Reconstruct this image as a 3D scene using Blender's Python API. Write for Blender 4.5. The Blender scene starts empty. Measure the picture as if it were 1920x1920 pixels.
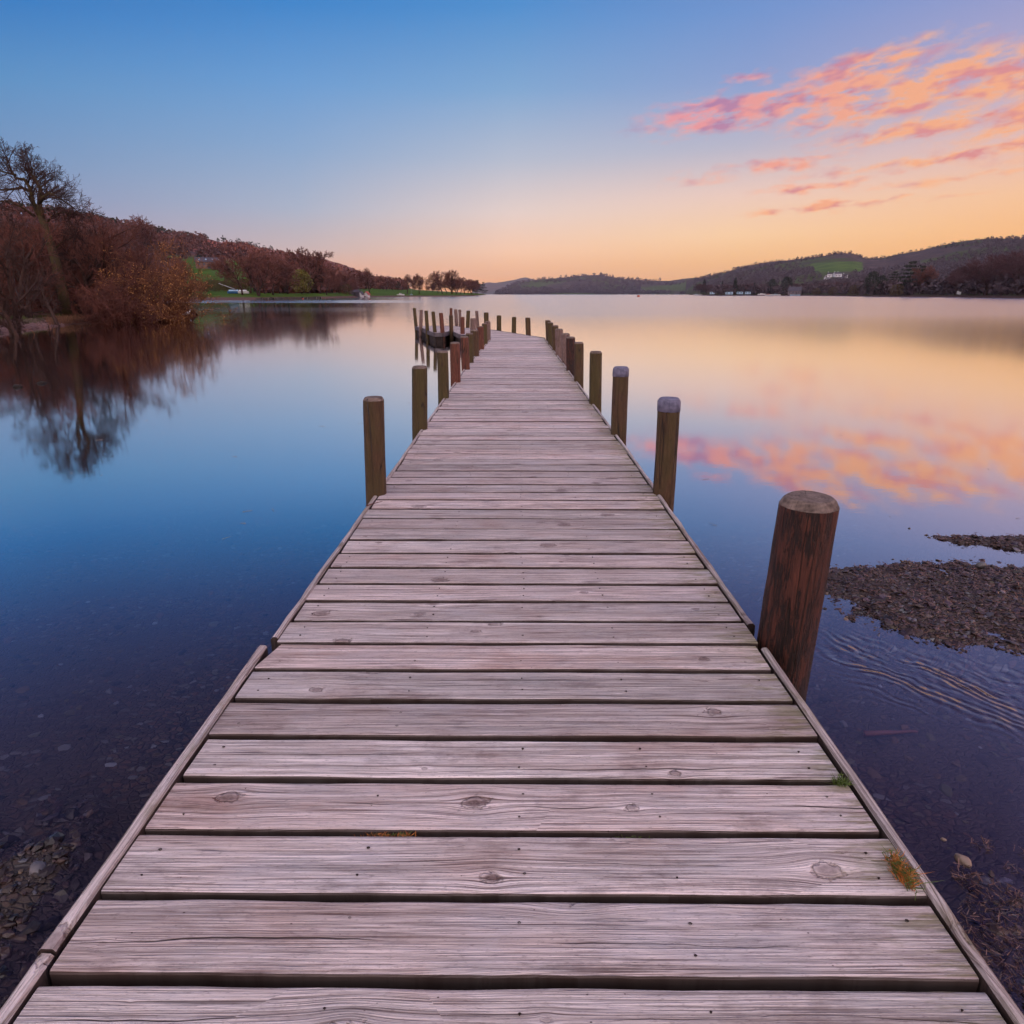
import bpy, math, random
import numpy as np
from mathutils import Vector, Matrix, noise as mnoise
R = math.radians
random.seed(7); rng = np.random.default_rng(7)
SC = bpy.context.scene
COL = SC.collection
# ------------------------------------------------------------------ camera
F = 1280.0; TH = R(17.7); H = 1.38; DZ = 0.28
CT, ST = math.cos(TH), math.sin(TH)
HOR = 551.4
def ray(px, py):
    a = (px-960)/F; b = (960-py)/F
    return Vector((a, CT+b*ST, b*CT-ST))
def P(px, py, z=0.0):
    d = ray(px, py); t = (z-H)/d.z
    return Vector((0, 0, H))+d*t
def PY(px, py, Y):
    d = ray(px, py)
    return Vector((0, 0, H))+d*(Y/d.y)
def azel(px, py):
    d = ray(px, py)
    return math.degrees(math.atan2(d.x, d.y)), math.degrees(math.atan2(d.z, math.hypot(d.x, d.y)))
cam = bpy.data.cameras.new('camera'); co = bpy.data.objects.new('camera', cam); COL.objects.link(co)
co.location = (0, 0, H); co.rotation_euler = (R(90)-TH, 0, 0)
cam.sensor_width = 36; cam.lens = 36*F/1920; cam.clip_start = 0.05; cam.clip_end = 30000
SC.camera = co
# ------------------------------------------------------------------ object helpers
def tag(o, label=None, cat=None, group=None, kind=None):
    if label: o['label'] = label
    if cat: o['category'] = cat
    if group: o['group'] = group
    if kind: o['kind'] = kind
    return o
def empty(name, loc=(0, 0, 0), rz=0):
    o = bpy.data.objects.new(name, None); COL.objects.link(o); o.location = loc; o.rotation_euler.z = rz
    o.empty_display_size = .1
    return o
def link(name, me, mat=None, parent=None, loc=None):
    o = bpy.data.objects.new(name, me); COL.objects.link(o)
    if mat and not me.materials: me.materials.append(mat)
    if parent: o.parent = parent
    if loc is not None: o.location = loc
    return o
def mesh_np(name, V, Fc, smooth=False):
    """V (n,3); Fc (m,k) constant k"""
    V = np.asarray(V, dtype=np.float32); Fc = np.asarray(Fc, dtype=np.int32)
    me = bpy.data.meshes.new(name)
    me.vertices.add(len(V)); me.vertices.foreach_set('co', V.ravel())
    k = Fc.shape[1]
    me.loops.add(Fc.size); me.loops.foreach_set('vertex_index', Fc.ravel())
    me.polygons.add(len(Fc)); me.polygons.foreach_set('loop_start', np.arange(0, Fc.size, k, dtype=np.int32))
    me.polygons.foreach_set('loop_total', np.full(len(Fc), k, dtype=np.int32))
    me.polygons.foreach_set('use_smooth', np.full(len(Fc), smooth, dtype=bool))
    me.update(calc_edges=True); me.validate()
    return me
class MB:
    def __init__(s): s.v = []; s.f = []; s.sm = []
    def add(s, vs, fs, sm=False):
        b = len(s.v); s.v += [tuple(v) for v in vs]; s.f += [tuple(b+i for i in f) for f in fs]; s.sm += [sm]*len(fs)
    def box(s, c, h, rz=0, rot=None):
        cx, cy, cz = c; a, b, d = h
        M = rot if rot is not None else Matrix.Rotation(rz, 3, 'Z')
        vs = [M@Vector((x*a, y*b, z*d))+Vector(c) for x in (-1, 1) for y in (-1, 1) for z in (-1, 1)]
        s.add(vs, [(0, 1, 3, 2), (4, 6, 7, 5), (0, 4, 5, 1), (2, 3, 7, 6), (0, 2, 6, 4), (1, 5, 7, 3)])
    def prism(s, pts, dirv):
        """closed polygon pts extruded by dirv"""
        n = len(pts); pts = [Vector(p) for p in pts]; q = [p+Vector(dirv) for p in pts]
        s.add(pts+q, [tuple(range(n))[::-1], tuple(range(n, 2*n))]+[(i, (i+1) % n, n+(i+1) % n, n+i) for i in range(n)])
    def tube(s, pts, rad, k=6, cap=True, sm=True):
        pts = [Vector(p) for p in pts]; n = len(pts); vs = []
        for i in range(n):
            t = (pts[min(i+1, n-1)]-pts[max(i-1, 0)])
            if t.length < 1e-9: t = Vector((0, 0, 1))
            t.normalize()
            u = t.cross(Vector((0.13, 0.97, 0.2))).normalized(); w = t.cross(u)
            for j in range(k):
                a = 2*math.pi*j/k
                vs.append(pts[i]+(u*math.cos(a)+w*math.sin(a))*rad[i])
        fs = [(i*k+j, i*k+(j+1) % k, (i+1)*k+(j+1) % k, (i+1)*k+j) for i in range(n-1) for j in range(k)]
        if cap: fs += [tuple(range(k))[::-1], tuple((n-1)*k+j for j in range(k))]
        s.add(vs, fs, sm)
    def build(s, name, mat, parent=None, loc=None):
        me = bpy.data.meshes.new(name); me.from_pydata(s.v, [], s.f); me.update()
        me.polygons.foreach_set('use_smooth', s.sm)
        return link(name, me, mat, parent, loc)
def copytree(o, parent=None):
    c = o.copy(); COL.objects.link(c); c.parent = parent
    for ch in list(o.children): copytree(ch, c)
    return c
# ------------------------------------------------------------------ node helper
def lin(c):
    return tuple(((x/255)/12.92 if x/255 <= .04045 else ((x/255+.055)/1.055)**2.4) for x in c)
class NT:
    def __init__(s, nt): s.nt = nt
    def node(s, t, **kw):
        n = s.nt.nodes.new(t)
        for k, v in kw.items(): setattr(n, k, v)
        return n
    def put(s, sock, v):
        if v is None: return
        if isinstance(v, bpy.types.NodeSocket): s.nt.links.new(v, sock)
        elif isinstance(v, (tuple, list)):
            n = len(sock.default_value)
            sock.default_value = tuple(v)+((1,) if n == 4 and len(v) == 3 else ())
        else:
            if hasattr(sock.default_value, '__len__'): sock.default_value = [v]*len(sock.default_value) if len(sock.default_value) == 3 else (v, v, v, 1)
            else: sock.default_value = v
    def m(s, op, a, b=None, c=None, clamp=False):
        n = s.node('ShaderNodeMath', operation=op, use_clamp=clamp)
        s.put(n.inputs[0], a); s.put(n.inputs[1], b); s.put(n.inputs[2], c)
        return n.outputs[0]
    def vm(s, op, a, b=None):
        n = s.node('ShaderNodeVectorMath', operation=op)
        s.put(n.inputs[0], a); s.put(n.inputs[1], b)
        return n.outputs['Value'] if op in ('LENGTH', 'DISTANCE', 'DOT_PRODUCT') else n.outputs[0]
    def sep(s, v):
        n = s.node('ShaderNodeSeparateXYZ'); s.put(n.inputs[0], v); return n.outputs
    def comb(s, x=0., y=0., z=0.):
        n = s.node('ShaderNodeCombineXYZ'); s.put(n.inputs[0], x); s.put(n.inputs[1], y); s.put(n.inputs[2], z); return n.outputs[0]
    def noise(s, vec, scale=1., detail=3., rough=.5, dist=0., out='Fac', dim='3D'):
        n = s.node('ShaderNodeTexNoise', noise_dimensions=dim)
        s.put(n.inputs['Vector'], vec); n.inputs['Scale'].default_value = scale; n.inputs['Detail'].default_value = detail
        n.inputs['Roughness'].default_value = rough; n.inputs['Distortion'].default_value = dist
        return n.outputs[out]
    def vor(s, vec, scale=1., feature='F1', out='Distance', rand=1., dim='3D'):
        n = s.node('ShaderNodeTexVoronoi', feature=feature, voronoi_dimensions=dim)
        s.put(n.inputs['Vector'], vec); n.inputs['Scale'].default_value = scale; n.inputs['Randomness'].default_value = rand
        return n if out is None else n.outputs[out]
    def ramp(s, fac, st, interp='LINEAR'):
        n = s.node('ShaderNodeValToRGB'); cr = n.color_ramp; cr.interpolation = interp
        while len(cr.elements) < len(st): cr.elements.new(.5)
        for e, (p, c) in zip(cr.elements, st):
            e.position = p
        for e, (p, c) in zip(cr.elements, st):
            e.color = (c, c, c, 1) if not isinstance(c, (tuple, list)) else tuple(c)+(1,)
        s.put(n.inputs[0], fac)
        return n.outputs[0]
    def mr(s, v, a, b, c=0., d=1., smooth=False):
        n = s.node('ShaderNodeMapRange'); n.interpolation_type = 'SMOOTHSTEP' if smooth else 'LINEAR'
        s.put(n.inputs[0], v)
        for i, x in zip((1, 2, 3, 4), (a, b, c, d)): s.put(n.inputs[i], x)
        return n.outputs[0]
    def mix(s, f, a, b, blend='MIX'):
        n = s.node('ShaderNodeMix', data_type='RGBA', blend_type=blend)
        s.put(n.inputs[0], f); s.put(n.inputs[6], a); s.put(n.inputs[7], b)
        return n.outputs[2]
    def bump(s, h, strength=1., dist=.01, normal=None):
        n = s.node('ShaderNodeBump'); n.inputs['Strength'].default_value = strength; n.inputs['Distance'].default_value = dist
        s.put(n.inputs['Height'], h)
        if normal: s.put(n.inputs['Normal'], normal)
        return n.outputs[0]
def newmat(name):
    m = bpy.data.materials.new(name); m.use_nodes = True
    nt = m.node_tree; nt.nodes.clear(); N = NT(nt)
    N.out = N.node('ShaderNodeOutputMaterial')
    return m, N
def pbr(N, col, rough=.7, normal=None, spec=.5, metal=0.):
    b = N.node('ShaderNodeBsdfPrincipled')
    N.put(b.inputs['Base Color'], col); N.put(b.inputs['Roughness'], rough)
    N.put(b.inputs['Specular IOR Level'], spec); N.put(b.inputs['Metallic'], metal)
    if normal is not None: N.put(b.inputs['Normal'], normal)
    N.nt.links.new(b.outputs[0], N.out.inputs['Surface'])
    return b
def objco(N): return N.node('ShaderNodeTexCoord').outputs['Object']
def island(N): return N.node('ShaderNodeNewGeometry').outputs['Random Per Island']
def simple(name, c1, c2=None, scale=3., rough=.75, bump=0., bscale=None, isl=0.):
    m, N = newmat(name); co_ = objco(N)
    c2 = c2 or tuple(x*.6 for x in c1)
    n = N.noise(co_, scale, 4, .6)
    f = N.mr(n, .3, .7)
    if isl:
        f = N.m('MULTIPLY_ADD', N.m('SUBTRACT', island(N), .5), isl, f, clamp=True)
    col = N.mix(f, c2, c1)
    nr = N.bump(N.noise(co_, bscale or scale*4, 5, .6), 1., bump) if bump else None
    pbr(N, col, rough, nr)
    return m
# ------------------------------------------------------------------ materials
def wood_deck(name, axis='X', tone=1., moss=True):
    m, N = newmat(name)
    x, y, z = N.sep(objco(N))
    if axis == 'Y': x, y = y, x
    r = island(N)
    # fine warp
    wob = N.noise(N.comb(N.m('MULTIPLY_ADD', x, 2.2, N.m('MULTIPLY', r, 40)), N.m('MULTIPLY', y, 5), r), 1., 2)
    yy = N.m('MULTIPLY_ADD', wob, .007, y)
    ax, ay = 1.9, 6.2
    vx = N.m('MULTIPLY_ADD', x, ax, N.m('MULTIPLY', r, 57)); vy = N.m('MULTIPLY_ADD', yy, ay, N.m('MULTIPLY', r, 91))
    v = N.vor(N.comb(vx, vy, 0), 1., out=None, dim='2D')
    kx, ky, _ = N.sep(v.outputs['Position'])
    kr = N.sep(v.outputs['Color'])
    dx = N.m('DIVIDE', N.m('SUBTRACT', vx, kx), ax); dy = N.m('DIVIDE', N.m('SUBTRACT', vy, ky), ay)
    s0 = N.mr(kr[0], .25, 1., .002, .022)
    r2 = N.m('ADD', N.m('MULTIPLY', N.m('MULTIPLY', dx, dx), .4), N.m('MULTIPLY', dy, dy))
    s2 = N.m('MULTIPLY', s0, s0)
    flow = N.m('DIVIDE', r2, N.m('ADD', r2, N.m('MULTIPLY', s2, 3.)))
    g = N.m('ADD', N.m('DIVIDE', ky, ay), N.m('MULTIPLY', dy, flow))
    rz = N.m('MULTIPLY', r, 13)
    g1 = N.noise(N.comb(N.m('MULTIPLY', x, .8), N.m('MULTIPLY', g, 120), rz), 1., 4, .7)
    g2 = N.noise(N.comb(N.m('MULTIPLY', x, 5.), N.m('MULTIPLY', g, 420), rz), 1., 2, .6)
    g0 = N.noise(N.comb(N.m('MULTIPLY', x, .9), N.m('MULTIPLY', g, 22), rz), 1., 3, .5)
    blot = N.noise(N.comb(N.m('MULTIPLY', x, 3.), N.m('MULTIPLY', y, 9), rz), 1., 5, .65)
    grain = N.m('ADD', N.m('MULTIPLY', N.mr(g1, .34, .66), .5), N.m('MULTIPLY', N.mr(g2, .36, .64), .5))
    lo = tuple(c*tone for c in (.135, .085, .075)); hi = tuple(c*tone for c in (.86, .745, .73)); gry = tuple(c*tone for c in (.58, .56, .59))
    col = N.mix(N.mr(grain, .05, .70), lo, hi)
    col = N.mix(N.m('MULTIPLY', N.mr(g0, .45, .68), .55), col, tuple(c*tone for c in (.34, .245, .22)))
    col = N.mix(N.m('MULTIPLY', N.mr(blot, .45, .7), .6), col, N.mix(N.mr(grain, .1, .7), tuple(c*.42 for c in gry), gry))
    # plank to plank tone
    hs = N.node('ShaderNodeHueSaturation'); N.put(hs.inputs['Value'], N.mr(N.m('FRACT', N.m('MULTIPLY', r, 7.31)), 0, 1, .78, 1.16))
    N.put(hs.inputs['Saturation'], N.mr(N.m('FRACT', N.m('MULTIPLY', r, 3.7)), 0, 1, .75, 1.15)); N.put(hs.inputs['Color'], col); col = hs.outputs[0]
    # cracks running with the grain: up to two wandering splits per board
    if axis == 'X':
        tt = N.m('FRACT', N.m('DIVIDE', N.m('SUBTRACT', N.m('MULTIPLY_ADD', x, .0062, y), .856), .1655))
    else: tt = N.m('FRACT', N.m('DIVIDE', N.m('SUBTRACT', N.m('ABSOLUTE', y), .8), .05))
    crk = None
    for q, (lo_, hi_, wd) in enumerate(((.22, .55, .012), (.5, .82, .007))):
        w1 = N.noise(N.comb(N.m('MULTIPLY', x, 1.5), N.m('MULTIPLY_ADD', r, 37, q*5.), q), 1., 4, .55)
        w2 = N.noise(N.comb(N.m('MULTIPLY', x, 1.9), N.m('MULTIPLY_ADD', r, 71, q*3.+9), q), 1., 2)
        c0 = N.mr(N.m('FRACT', N.m('MULTIPLY', r, 13.7+q*6.1)), 0, 1, lo_, hi_)
        dd = N.m('ABSOLUTE', N.m('SUBTRACT', N.m('SUBTRACT', tt, c0), N.m('MULTIPLY', N.m('SUBTRACT', w1, .5), .42)))
        wv_ = N.m('MULTIPLY', N.mr(w2, .50, .62), wd)
        k_ = N.m('MULTIPLY', N.m('SUBTRACT', 1., N.m('DIVIDE', dd, N.m('MAXIMUM', wv_, .0006)), clamp=True), N.mr(w2, .50, .53))
        crk = k_ if crk is None else N.m('MAXIMUM', crk, k_)
    crk = N.m('MULTIPLY', crk, 1.6, clamp=True)
    col = N.mix(N.m('MULTIPLY', crk, .9), col, (.045, .022, .018))
    cn2 = N.noise(N.comb(N.m('MULTIPLY', x, 3.5), N.m('MULTIPLY', yy, 60), N.m('MULTIPLY', r, 9)), 1., 2, .5)
    cm2 = N.noise(N.comb(N.m('MULTIPLY', x, 4), N.m('MULTIPLY', y, 14), N.m('MULTIPLY_ADD', r, 23, 2)), 1., 2)
    crk2 = N.m('MULTIPLY', N.mr(cn2, .66, .74), N.mr(cm2, .5, .62))
    col = N.mix(N.m('MULTIPLY', crk2, .75), col, (.07, .035, .03))
    # knots
    rr = N.m('SQRT', r2); kn = N.m('DIVIDE', rr, N.m('MAXIMUM', s0, .0005))
    kfac = N.m('MULTIPLY', N.mr(kn, .55, 1.25, 1, 0), N.mr(kr[0], .32, .37))
    knn = N.noise(N.comb(N.m('MULTIPLY', dx, 120), N.m('MULTIPLY', dy, 160), rz), 1., 3)
    kn = N.m('MULTIPLY', kn, N.mr(N.noise(N.comb(N.m('MULTIPLY', dx, 60), N.m('MULTIPLY', dy, 60), rz), 1., 2), .3, .7, .65, 1.45))
    ring = N.m('MULTIPLY', N.mr(N.m('ABSOLUTE', N.m('SUBTRACT', kn, 1.05)), 0, .3, 1, 0), N.mr(kr[0], .32, .37))
    col = N.mix(N.m('MULTIPLY', kfac, .65), col, N.mix(N.mr(knn, .35, .6), (.06, .032, .028), (.22, .15, .14)))
    col = N.mix(N.m('MULTIPLY', ring, N.mr(knn, .3, .6, .85, .3)), col, (.06, .03, .025))
    # damp, walked-on stains and bleached patches, warm and cool
    st1 = N.noise(N.comb(N.m('MULTIPLY', x, 4.5), N.m('MULTIPLY', y, 10), N.m('MULTIPLY_ADD', r, 5, 3)), 1., 6, .72)
    st2 = N.noise(N.comb(N.m('MULTIPLY', x, 2.2), N.m('MULTIPLY', y, 5), N.m('MULTIPLY_ADD', r, 3, 8)), 1., 4, .6)
    col = N.mix(N.m('MULTIPLY', N.mr(st1, .54, .70), .55), col, (.15, .10, .10))
    col = N.mix(N.m('MULTIPLY', N.mr(st2, .55, .70), .45), col, (.55, .36, .30), 'MULTIPLY')
    col = N.mix(N.m('MULTIPLY', N.mr(st2, .45, .30), .35), col, (.62, .60, .66))
    pit = N.noise(N.comb(N.m('MULTIPLY', x, 60), N.m('MULTIPLY', y, 260), rz), 1., 3, .7)
    col = N.mix(N.m('MULTIPLY', N.mr(pit, .56, .72), .5), col, (.12, .085, .085))
    # small dark specks and pale scratches
    sp = N.vor(N.comb(N.m('MULTIPLY', x, 24), N.m('MULTIPLY', y, 38), rz), 1., rand=1.)
    spn = N.noise(N.comb(x, y, r), 9., 1)
    col = N.mix(N.m('MULTIPLY', N.mr(sp, .03, .06, 1, 0), N.mr(spn, .52, .58)), col, (.06, .03, .03))
    sc = N.noise(N.comb(N.m('MULTIPLY_ADD', y, 60., N.m('MULTIPLY', x, 25)), N.m('MULTIPLY_ADD', x, 260, N.m('MULTIPLY', y, -90)), 3), 1., 2)
    scm = N.noise(N.comb(x, y, 9), 4., 2)
    col = N.mix(N.m('MULTIPLY', N.m('MULTIPLY', N.mr(sc, .69, .75), N.mr(scm, .5, .6)), .5), col, (.62, .58, .62))
    if moss:
        mn = N.noise(N.comb(N.m('MULTIPLY', x, 9), N.m('MULTIPLY', g, 50), rz), 1., 4, .7)
        if axis == 'X':
            px_, py_, pz_ = N.sep(objco(N))
            em = N.mr(N.m('ABSOLUTE', N.m('SUBTRACT', px_, .05)), .45, .80)
            em = N.m('MULTIPLY', em, N.mr(px_, -.3, .4, .35, 1))
        else: em = .55
        mf = N.m('MULTIPLY', N.mr(N.m('MULTIPLY', mn, N.m('ADD', .55, N.m('MULTIPLY', em, .45))), .40, .52), em)
        col = N.mix(N.m('MULTIPLY', mf, .7), col, (.17, .155, .035))
    nz = N.sep(N.node('ShaderNodeNewGeometry').outputs['True Normal'])[2]   # sawn sides coloured near-black: shade of the plank gaps painted in
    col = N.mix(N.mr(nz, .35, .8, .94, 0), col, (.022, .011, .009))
    h = N.m('ADD', N.m('MULTIPLY', grain, .5), N.m('MULTIPLY', crk, -2.2))
    h = N.m('ADD', h, N.m('MULTIPLY', crk2, -.8)); h = N.m('ADD', h, N.m('MULTIPLY', ring, -.5))
    pbr(N, col, N.mr(grain, 0, 1, .75, .55), N.bump(h, 1., .0065), spec=.3)
    return m
def wood_post(name, c1, c2, c3, mossy=.3):
    m, N = newmat(name)
    x, y, z = N.sep(objco(N)); rnd = N.node('ShaderNodeObjectInfo').outputs['Random']
    o = N.m('MULTIPLY', rnd, 50)
    str_ = N.noise(N.comb(N.m('MULTIPLY_ADD', x, 55, o), N.m('MULTIPLY', y, 55), N.m('MULTIPLY', z, 4)), 1., 5, .7)
    blot = N.noise(N.comb(N.m('MULTIPLY_ADD', x, 22, o), N.m('MULTIPLY', y, 26), N.m('MULTIPLY', z, 4.5)), 1., 5, .75)
    fine = N.noise(N.comb(N.m('MULTIPLY_ADD', x, 260, o), N.m('MULTIPLY', y, 260), N.m('MULTIPLY', z, 16)), 1., 3, .6)
    col = N.mix(N.mr(str_, .36, .62), c2, c1)
    col = N.mix(N.mr(blot, .47, .52), col, c3)
    col = N.mix(N.m('MULTIPLY', N.mr(fine, .5, .68), .5), col, tuple(min(1, c*1.9) for c in c1))
    mo = N.noise(N.comb(N.m('MULTIPLY_ADD', x, 12, o), N.m('MULTIPLY', y, 12), N.m('MULTIPLY', z, 6)), 1., 3)
    col = N.mix(N.m('MULTIPLY', N.mr(mo, .42, .62), mossy), col, (.062, .050, .013))
    ck = N.noise(N.comb(N.m('MULTIPLY_ADD', x, 18, o), N.m('MULTIPLY', y, 18), N.m('MULTIPLY', z, .8)), 1., 1)
    ckf = N.mr(N.m('ABSOLUTE', N.m('SUBTRACT', ck, .5)), .003, .012, 1, 0)
    col = N.mix(N.m('MULTIPLY', ckf, .85), col, (.012, .007, .005))
    col = N.mix(N.m('MULTIPLY', N.mr(N.m('MULTIPLY_ADD', blot, .12, z), .13, .06), .7), col, (.018, .014, .010))
    h = N.m('ADD', N.m('ADD', str_, N.m('MULTIPLY', N.mr(blot, .47, .52), -.35)), N.m('MULTIPLY', fine, .35)); h = N.m('ADD', h, N.m('MULTIPLY', ckf, -.8))
    pbr(N, col, .62, N.bump(h, 1., .009), spec=.4)
    return m
def wood_end(name, c1, c2):
    m, N = newmat(name); co_ = objco(N); x, y, z = N.sep(co_)
    rr = N.m('SQRT', N.m('ADD', N.m('MULTIPLY', x, x), N.m('MULTIPLY', y, y)))
    w = N.noise(co_, 9, 3)
    ring = N.m('SINE', N.m('MULTIPLY', N.m('MULTIPLY_ADD', w, .03, rr), 620))
    ang = N.m('ARCTAN2', y, x)
    rad = N.noise(N.comb(N.m('MULTIPLY', ang, 7), N.m('MULTIPLY', rr, 3), 0), 1., 3, .7)
    n = N.noise(co_, 26, 4, .65)
    f = N.m('ADD', N.m('MULTIPLY', ring, .12), N.mr(n, .3, .7)); f = N.m('ADD', f, N.m('MULTIPLY', N.m('SUBTRACT', rad, .5), .9))
    col = N.mix(f, c2, c1)
    crk = N.mr(rad, .60, .66)
    col = N.mix(crk, col, (.03, .018, .015))
    pbr(N, col, .8, N.bump(N.m('SUBTRACT', n, crk), 1., .004))
    return m
M = {}
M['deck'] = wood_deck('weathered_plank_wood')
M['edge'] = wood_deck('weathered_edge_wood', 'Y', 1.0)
M['beam'] = simple('dark_damp_timber', (.035, .02, .018), (.012, .008, .008), 6., .8, .004)
M['fascia'] = simple('grey_damp_timber', (.16, .14, .16), (.05, .04, .05), 5., .8, .004)
M['p_brown'] = wood_post('brown_post_wood', (.095, .052, .024), (.035, .017, .010), (.065, .034, .016), .5)
M['p_olive'] = wood_post('olive_post_wood', (.085, .056, .018), (.032, .019, .009), (.06, .042, .014), .7)
M['p_red'] = wood_post('reddish_post_wood', (.16, .054, .033), (.055, .017, .013), (.10, .028, .018), .15)
M['p_dark'] = wood_post('dark_red_post_wood', (.080, .024, .015), (.028, .009, .007), (.009, .004, .004), .0)
M['p_grey'] = wood_post('grey_post_wood', (.24, .17, .16), (.09, .055, .05), (.16, .10, .09), .2)
M['end'] = wood_end('sawn_post_end', (.22, .165, .14), (.055, .038, .032))
M['cap'] = wood_end('blue_grey_post_cap', (.20, .20, .30), (.075, .075, .13))
M['bark'] = simple('bare_bark', (.055, .026, .019), (.022, .010, .009), 4., .9, .02)
M['bark_moss'] = simple('mossy_bark', (.07, .055, .012), (.03, .014, .011), 2.2, .9, .02)
M['twig'] = simple('reddish_twigs', (.145, .047, .032), (.062, .021, .016), .7, .9)
M['twig_dark'] = simple('dark_twigs', (.05, .022, .017), (.028, .012, .010), 1., .9)
M['twig_gold'] = simple('golden_twigs', (.21, .085, .036), (.105, .038, .020), .8, .85)
M['catkin'] = simple('golden_catkins', (.60, .30, .09), (.34, .14, .04), 2., .7, isl=.8)
M['conifer'] = simple('dark_conifer_foliage', (.022, .030, .014), (.010, .014, .010), .3, .85, isl=.8)
M['leaf_y'] = simple('yellow_green_leaves', (.17, .15, .012), (.07, .06, .008), .4, .7, isl=.9)
M['leaf_b'] = simple('olive_brown_foliage', (.10, .065, .016), (.045, .027, .010), .3, .8, isl=.9)
M['crown_r'] = simple('purple_brown_crowns', (.20, .074, .054), (.09, .034, .028), .05, .9, isl=.9)
M['crown_d'] = simple('dark_purple_crowns', (.085, .055, .064), (.045, .030, .040), .03, .9, isl=.9)
M['crown_h'] = simple('hillside_crowns', (.105, .040, .032), (.05, .020, .018), .02, .9, isl=.8)
M['crown_w'] = simple('wine_brown_crowns', (.10, .040, .044), (.05, .022, .028), .05, .9, isl=.9)
M['white'] = simple('white_paint', (.75, .77, .80), (.6, .62, .66), 2., .5)
M['slate'] = simple('slate_roof', (.07, .06, .085), (.04, .035, .05), 1., .6)
M['stonewall'] = simple('rubble_stone_wall', (.22, .12, .09), (.10, .055, .05), 1.5, .9)
M['greystone'] = simple('grey_stone_wall', (.20, .17, .19), (.11, .09, .11), 1., .9)
M['dark'] = simple('dark_opening', (.02, .02, .025), (.01, .01, .012), 2., .4)
M['blue'] = simple('blue_boat_paint', (.03, .15, .42), (.02, .10, .30), 2., .45)
M['paleblue'] = simple('pale_blue_paint', (.35, .55, .72), (.28, .45, .62), 2., .4)
M['redpaint'] = simple('red_paint', (.45, .07, .03), (.3, .04, .02), 2., .5)
M['metal'] = simple('grey_mast_metal', (.45, .45, .48), (.35, .35, .38), 2., .4)
M['glass'] = simple('window_glass', (.10, .12, .16), (.06, .07, .10), 1., .15)
M['nail'] = simple('rusty_nail', (.035, .018, .014), (.02, .01, .01), 50., .6)
# ------------------------------------------------------------------ JETTY
def lerp_tab(tab, v):
    xs = [t[0] for t in tab]; ys = [t[1] for t in tab]
    return float(np.interp(v, xs, ys))
def dY(d): return (d-1.1*ST)/CT       # camera depth at deck level -> world Y
XL_TAB = [(dY(2.3), -.78), (dY(3.3), -.768), (dY(6.1), -.747), (dY(7.4), -.732), (dY(11.4), -.71), (dY(14.3), -.62), (dY(17.3), -.54)]
XR_TAB = [(dY(2.2), .815), (dY(5.), .835), (dY(17.7), .835)]
Y0, PITCH, GAP = .861, .1655, .0185
END_A = Y0+7*PITCH
def XL(Y): return -.795 if Y < END_A else lerp_tab(XL_TAB, Y)
def XR(Y): return .79+.012*max(0, Y-.7) if Y < 2.1 else lerp_tab(XR_TAB, Y)
def plank(mb, xa0, xa1, xb0, xb1, yf, yb, zt, seed, nseg=24, th=.042, amp=1.):
    """sawn plank lying along X; front edge yf, back edge yb; a = front ends, b = back ends"""
    rs = random.Random(seed)
    cup = rs.uniform(-.002, .0025)*amp; tz0, tz1 = rs.uniform(-.002, .002)*amp, rs.uniform(-.002, .002)*amp
    ch = .005
    vs = []; ncs = 8
    for i in range(nseg+1):
        t = i/nseg
        xf = xa0+(xa1-xa0)*t; xb = xb0+(xb1-xb0)*t
        sk = -.0062*(xf+.8)
        nf = mnoise.noise((xf*4.5, seed*3.1, 0))*.0032*amp+mnoise.noise((xf*16, seed*3.1, 5))*.0012*amp
        nb = mnoise.noise((xb*4.5, seed*3.1, 9))*.0032*amp+mnoise.noise((xb*16, seed*3.1, 3))*.0012*amp
        zz = zt+tz0+(tz1-tz0)*t+mnoise.noise((xf*3, seed*1.7, 2))*.0012*amp
        a, b = yf+sk+nf, yb+sk+nb; mid = (a+b)/2; xm = (xf+xb)/2
        vs += [(xf, a, zz-th), (xf, a, zz-ch*1.2), (xf, a+ch*.35, zz-ch*.35), (xf, a+ch*1.3, zz), (xm, mid, zz+cup) if False else (xb, b-ch*1.3, zz+cup),
               (xb, b-ch*.35, zz-ch*.35+cup), (xb, b, zz-ch*1.2), (xb, b, zz-th)]
    fs = []
    for i in range(nseg):
        for j in range(ncs):
            k = (j+1) % ncs
            fs.append((i*ncs+j, i*ncs+k, (i+1)*ncs+k, (i+1)*ncs+j))
    fs.append(tuple(range(ncs))[::-1]); fs.append(tuple(nseg*ncs+j for j in range(ncs)))
    mb.add(vs, [f[::-1] for f in fs])
jet = empty('jetty', (0, 0, 0))
tag(jet, 'long weathered timber jetty of grey cross planks running out over the lake', 'jetty')
near = MB(); rest = MB(); NAILF = {}
def nail(x, y, z, r=.0042):
    k = 7; vs = [(x+math.cos(2*math.pi*i/k)*r*1.3, y+math.sin(2*math.pi*i/k)*r, z+.0016) for i in range(k)]+[(x, y, z-.004)]
    mb_ = near if y < END_A else rest; NAILF.setdefault(id(mb_), set()).update(range(len(mb_.f), len(mb_.f)+k))
    mb_.add(vs, [(i, (i+1) % k, k) for i in range(k)])
Yk = Y0-14*PITCH; i = -14
YEND = 17.9
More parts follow.
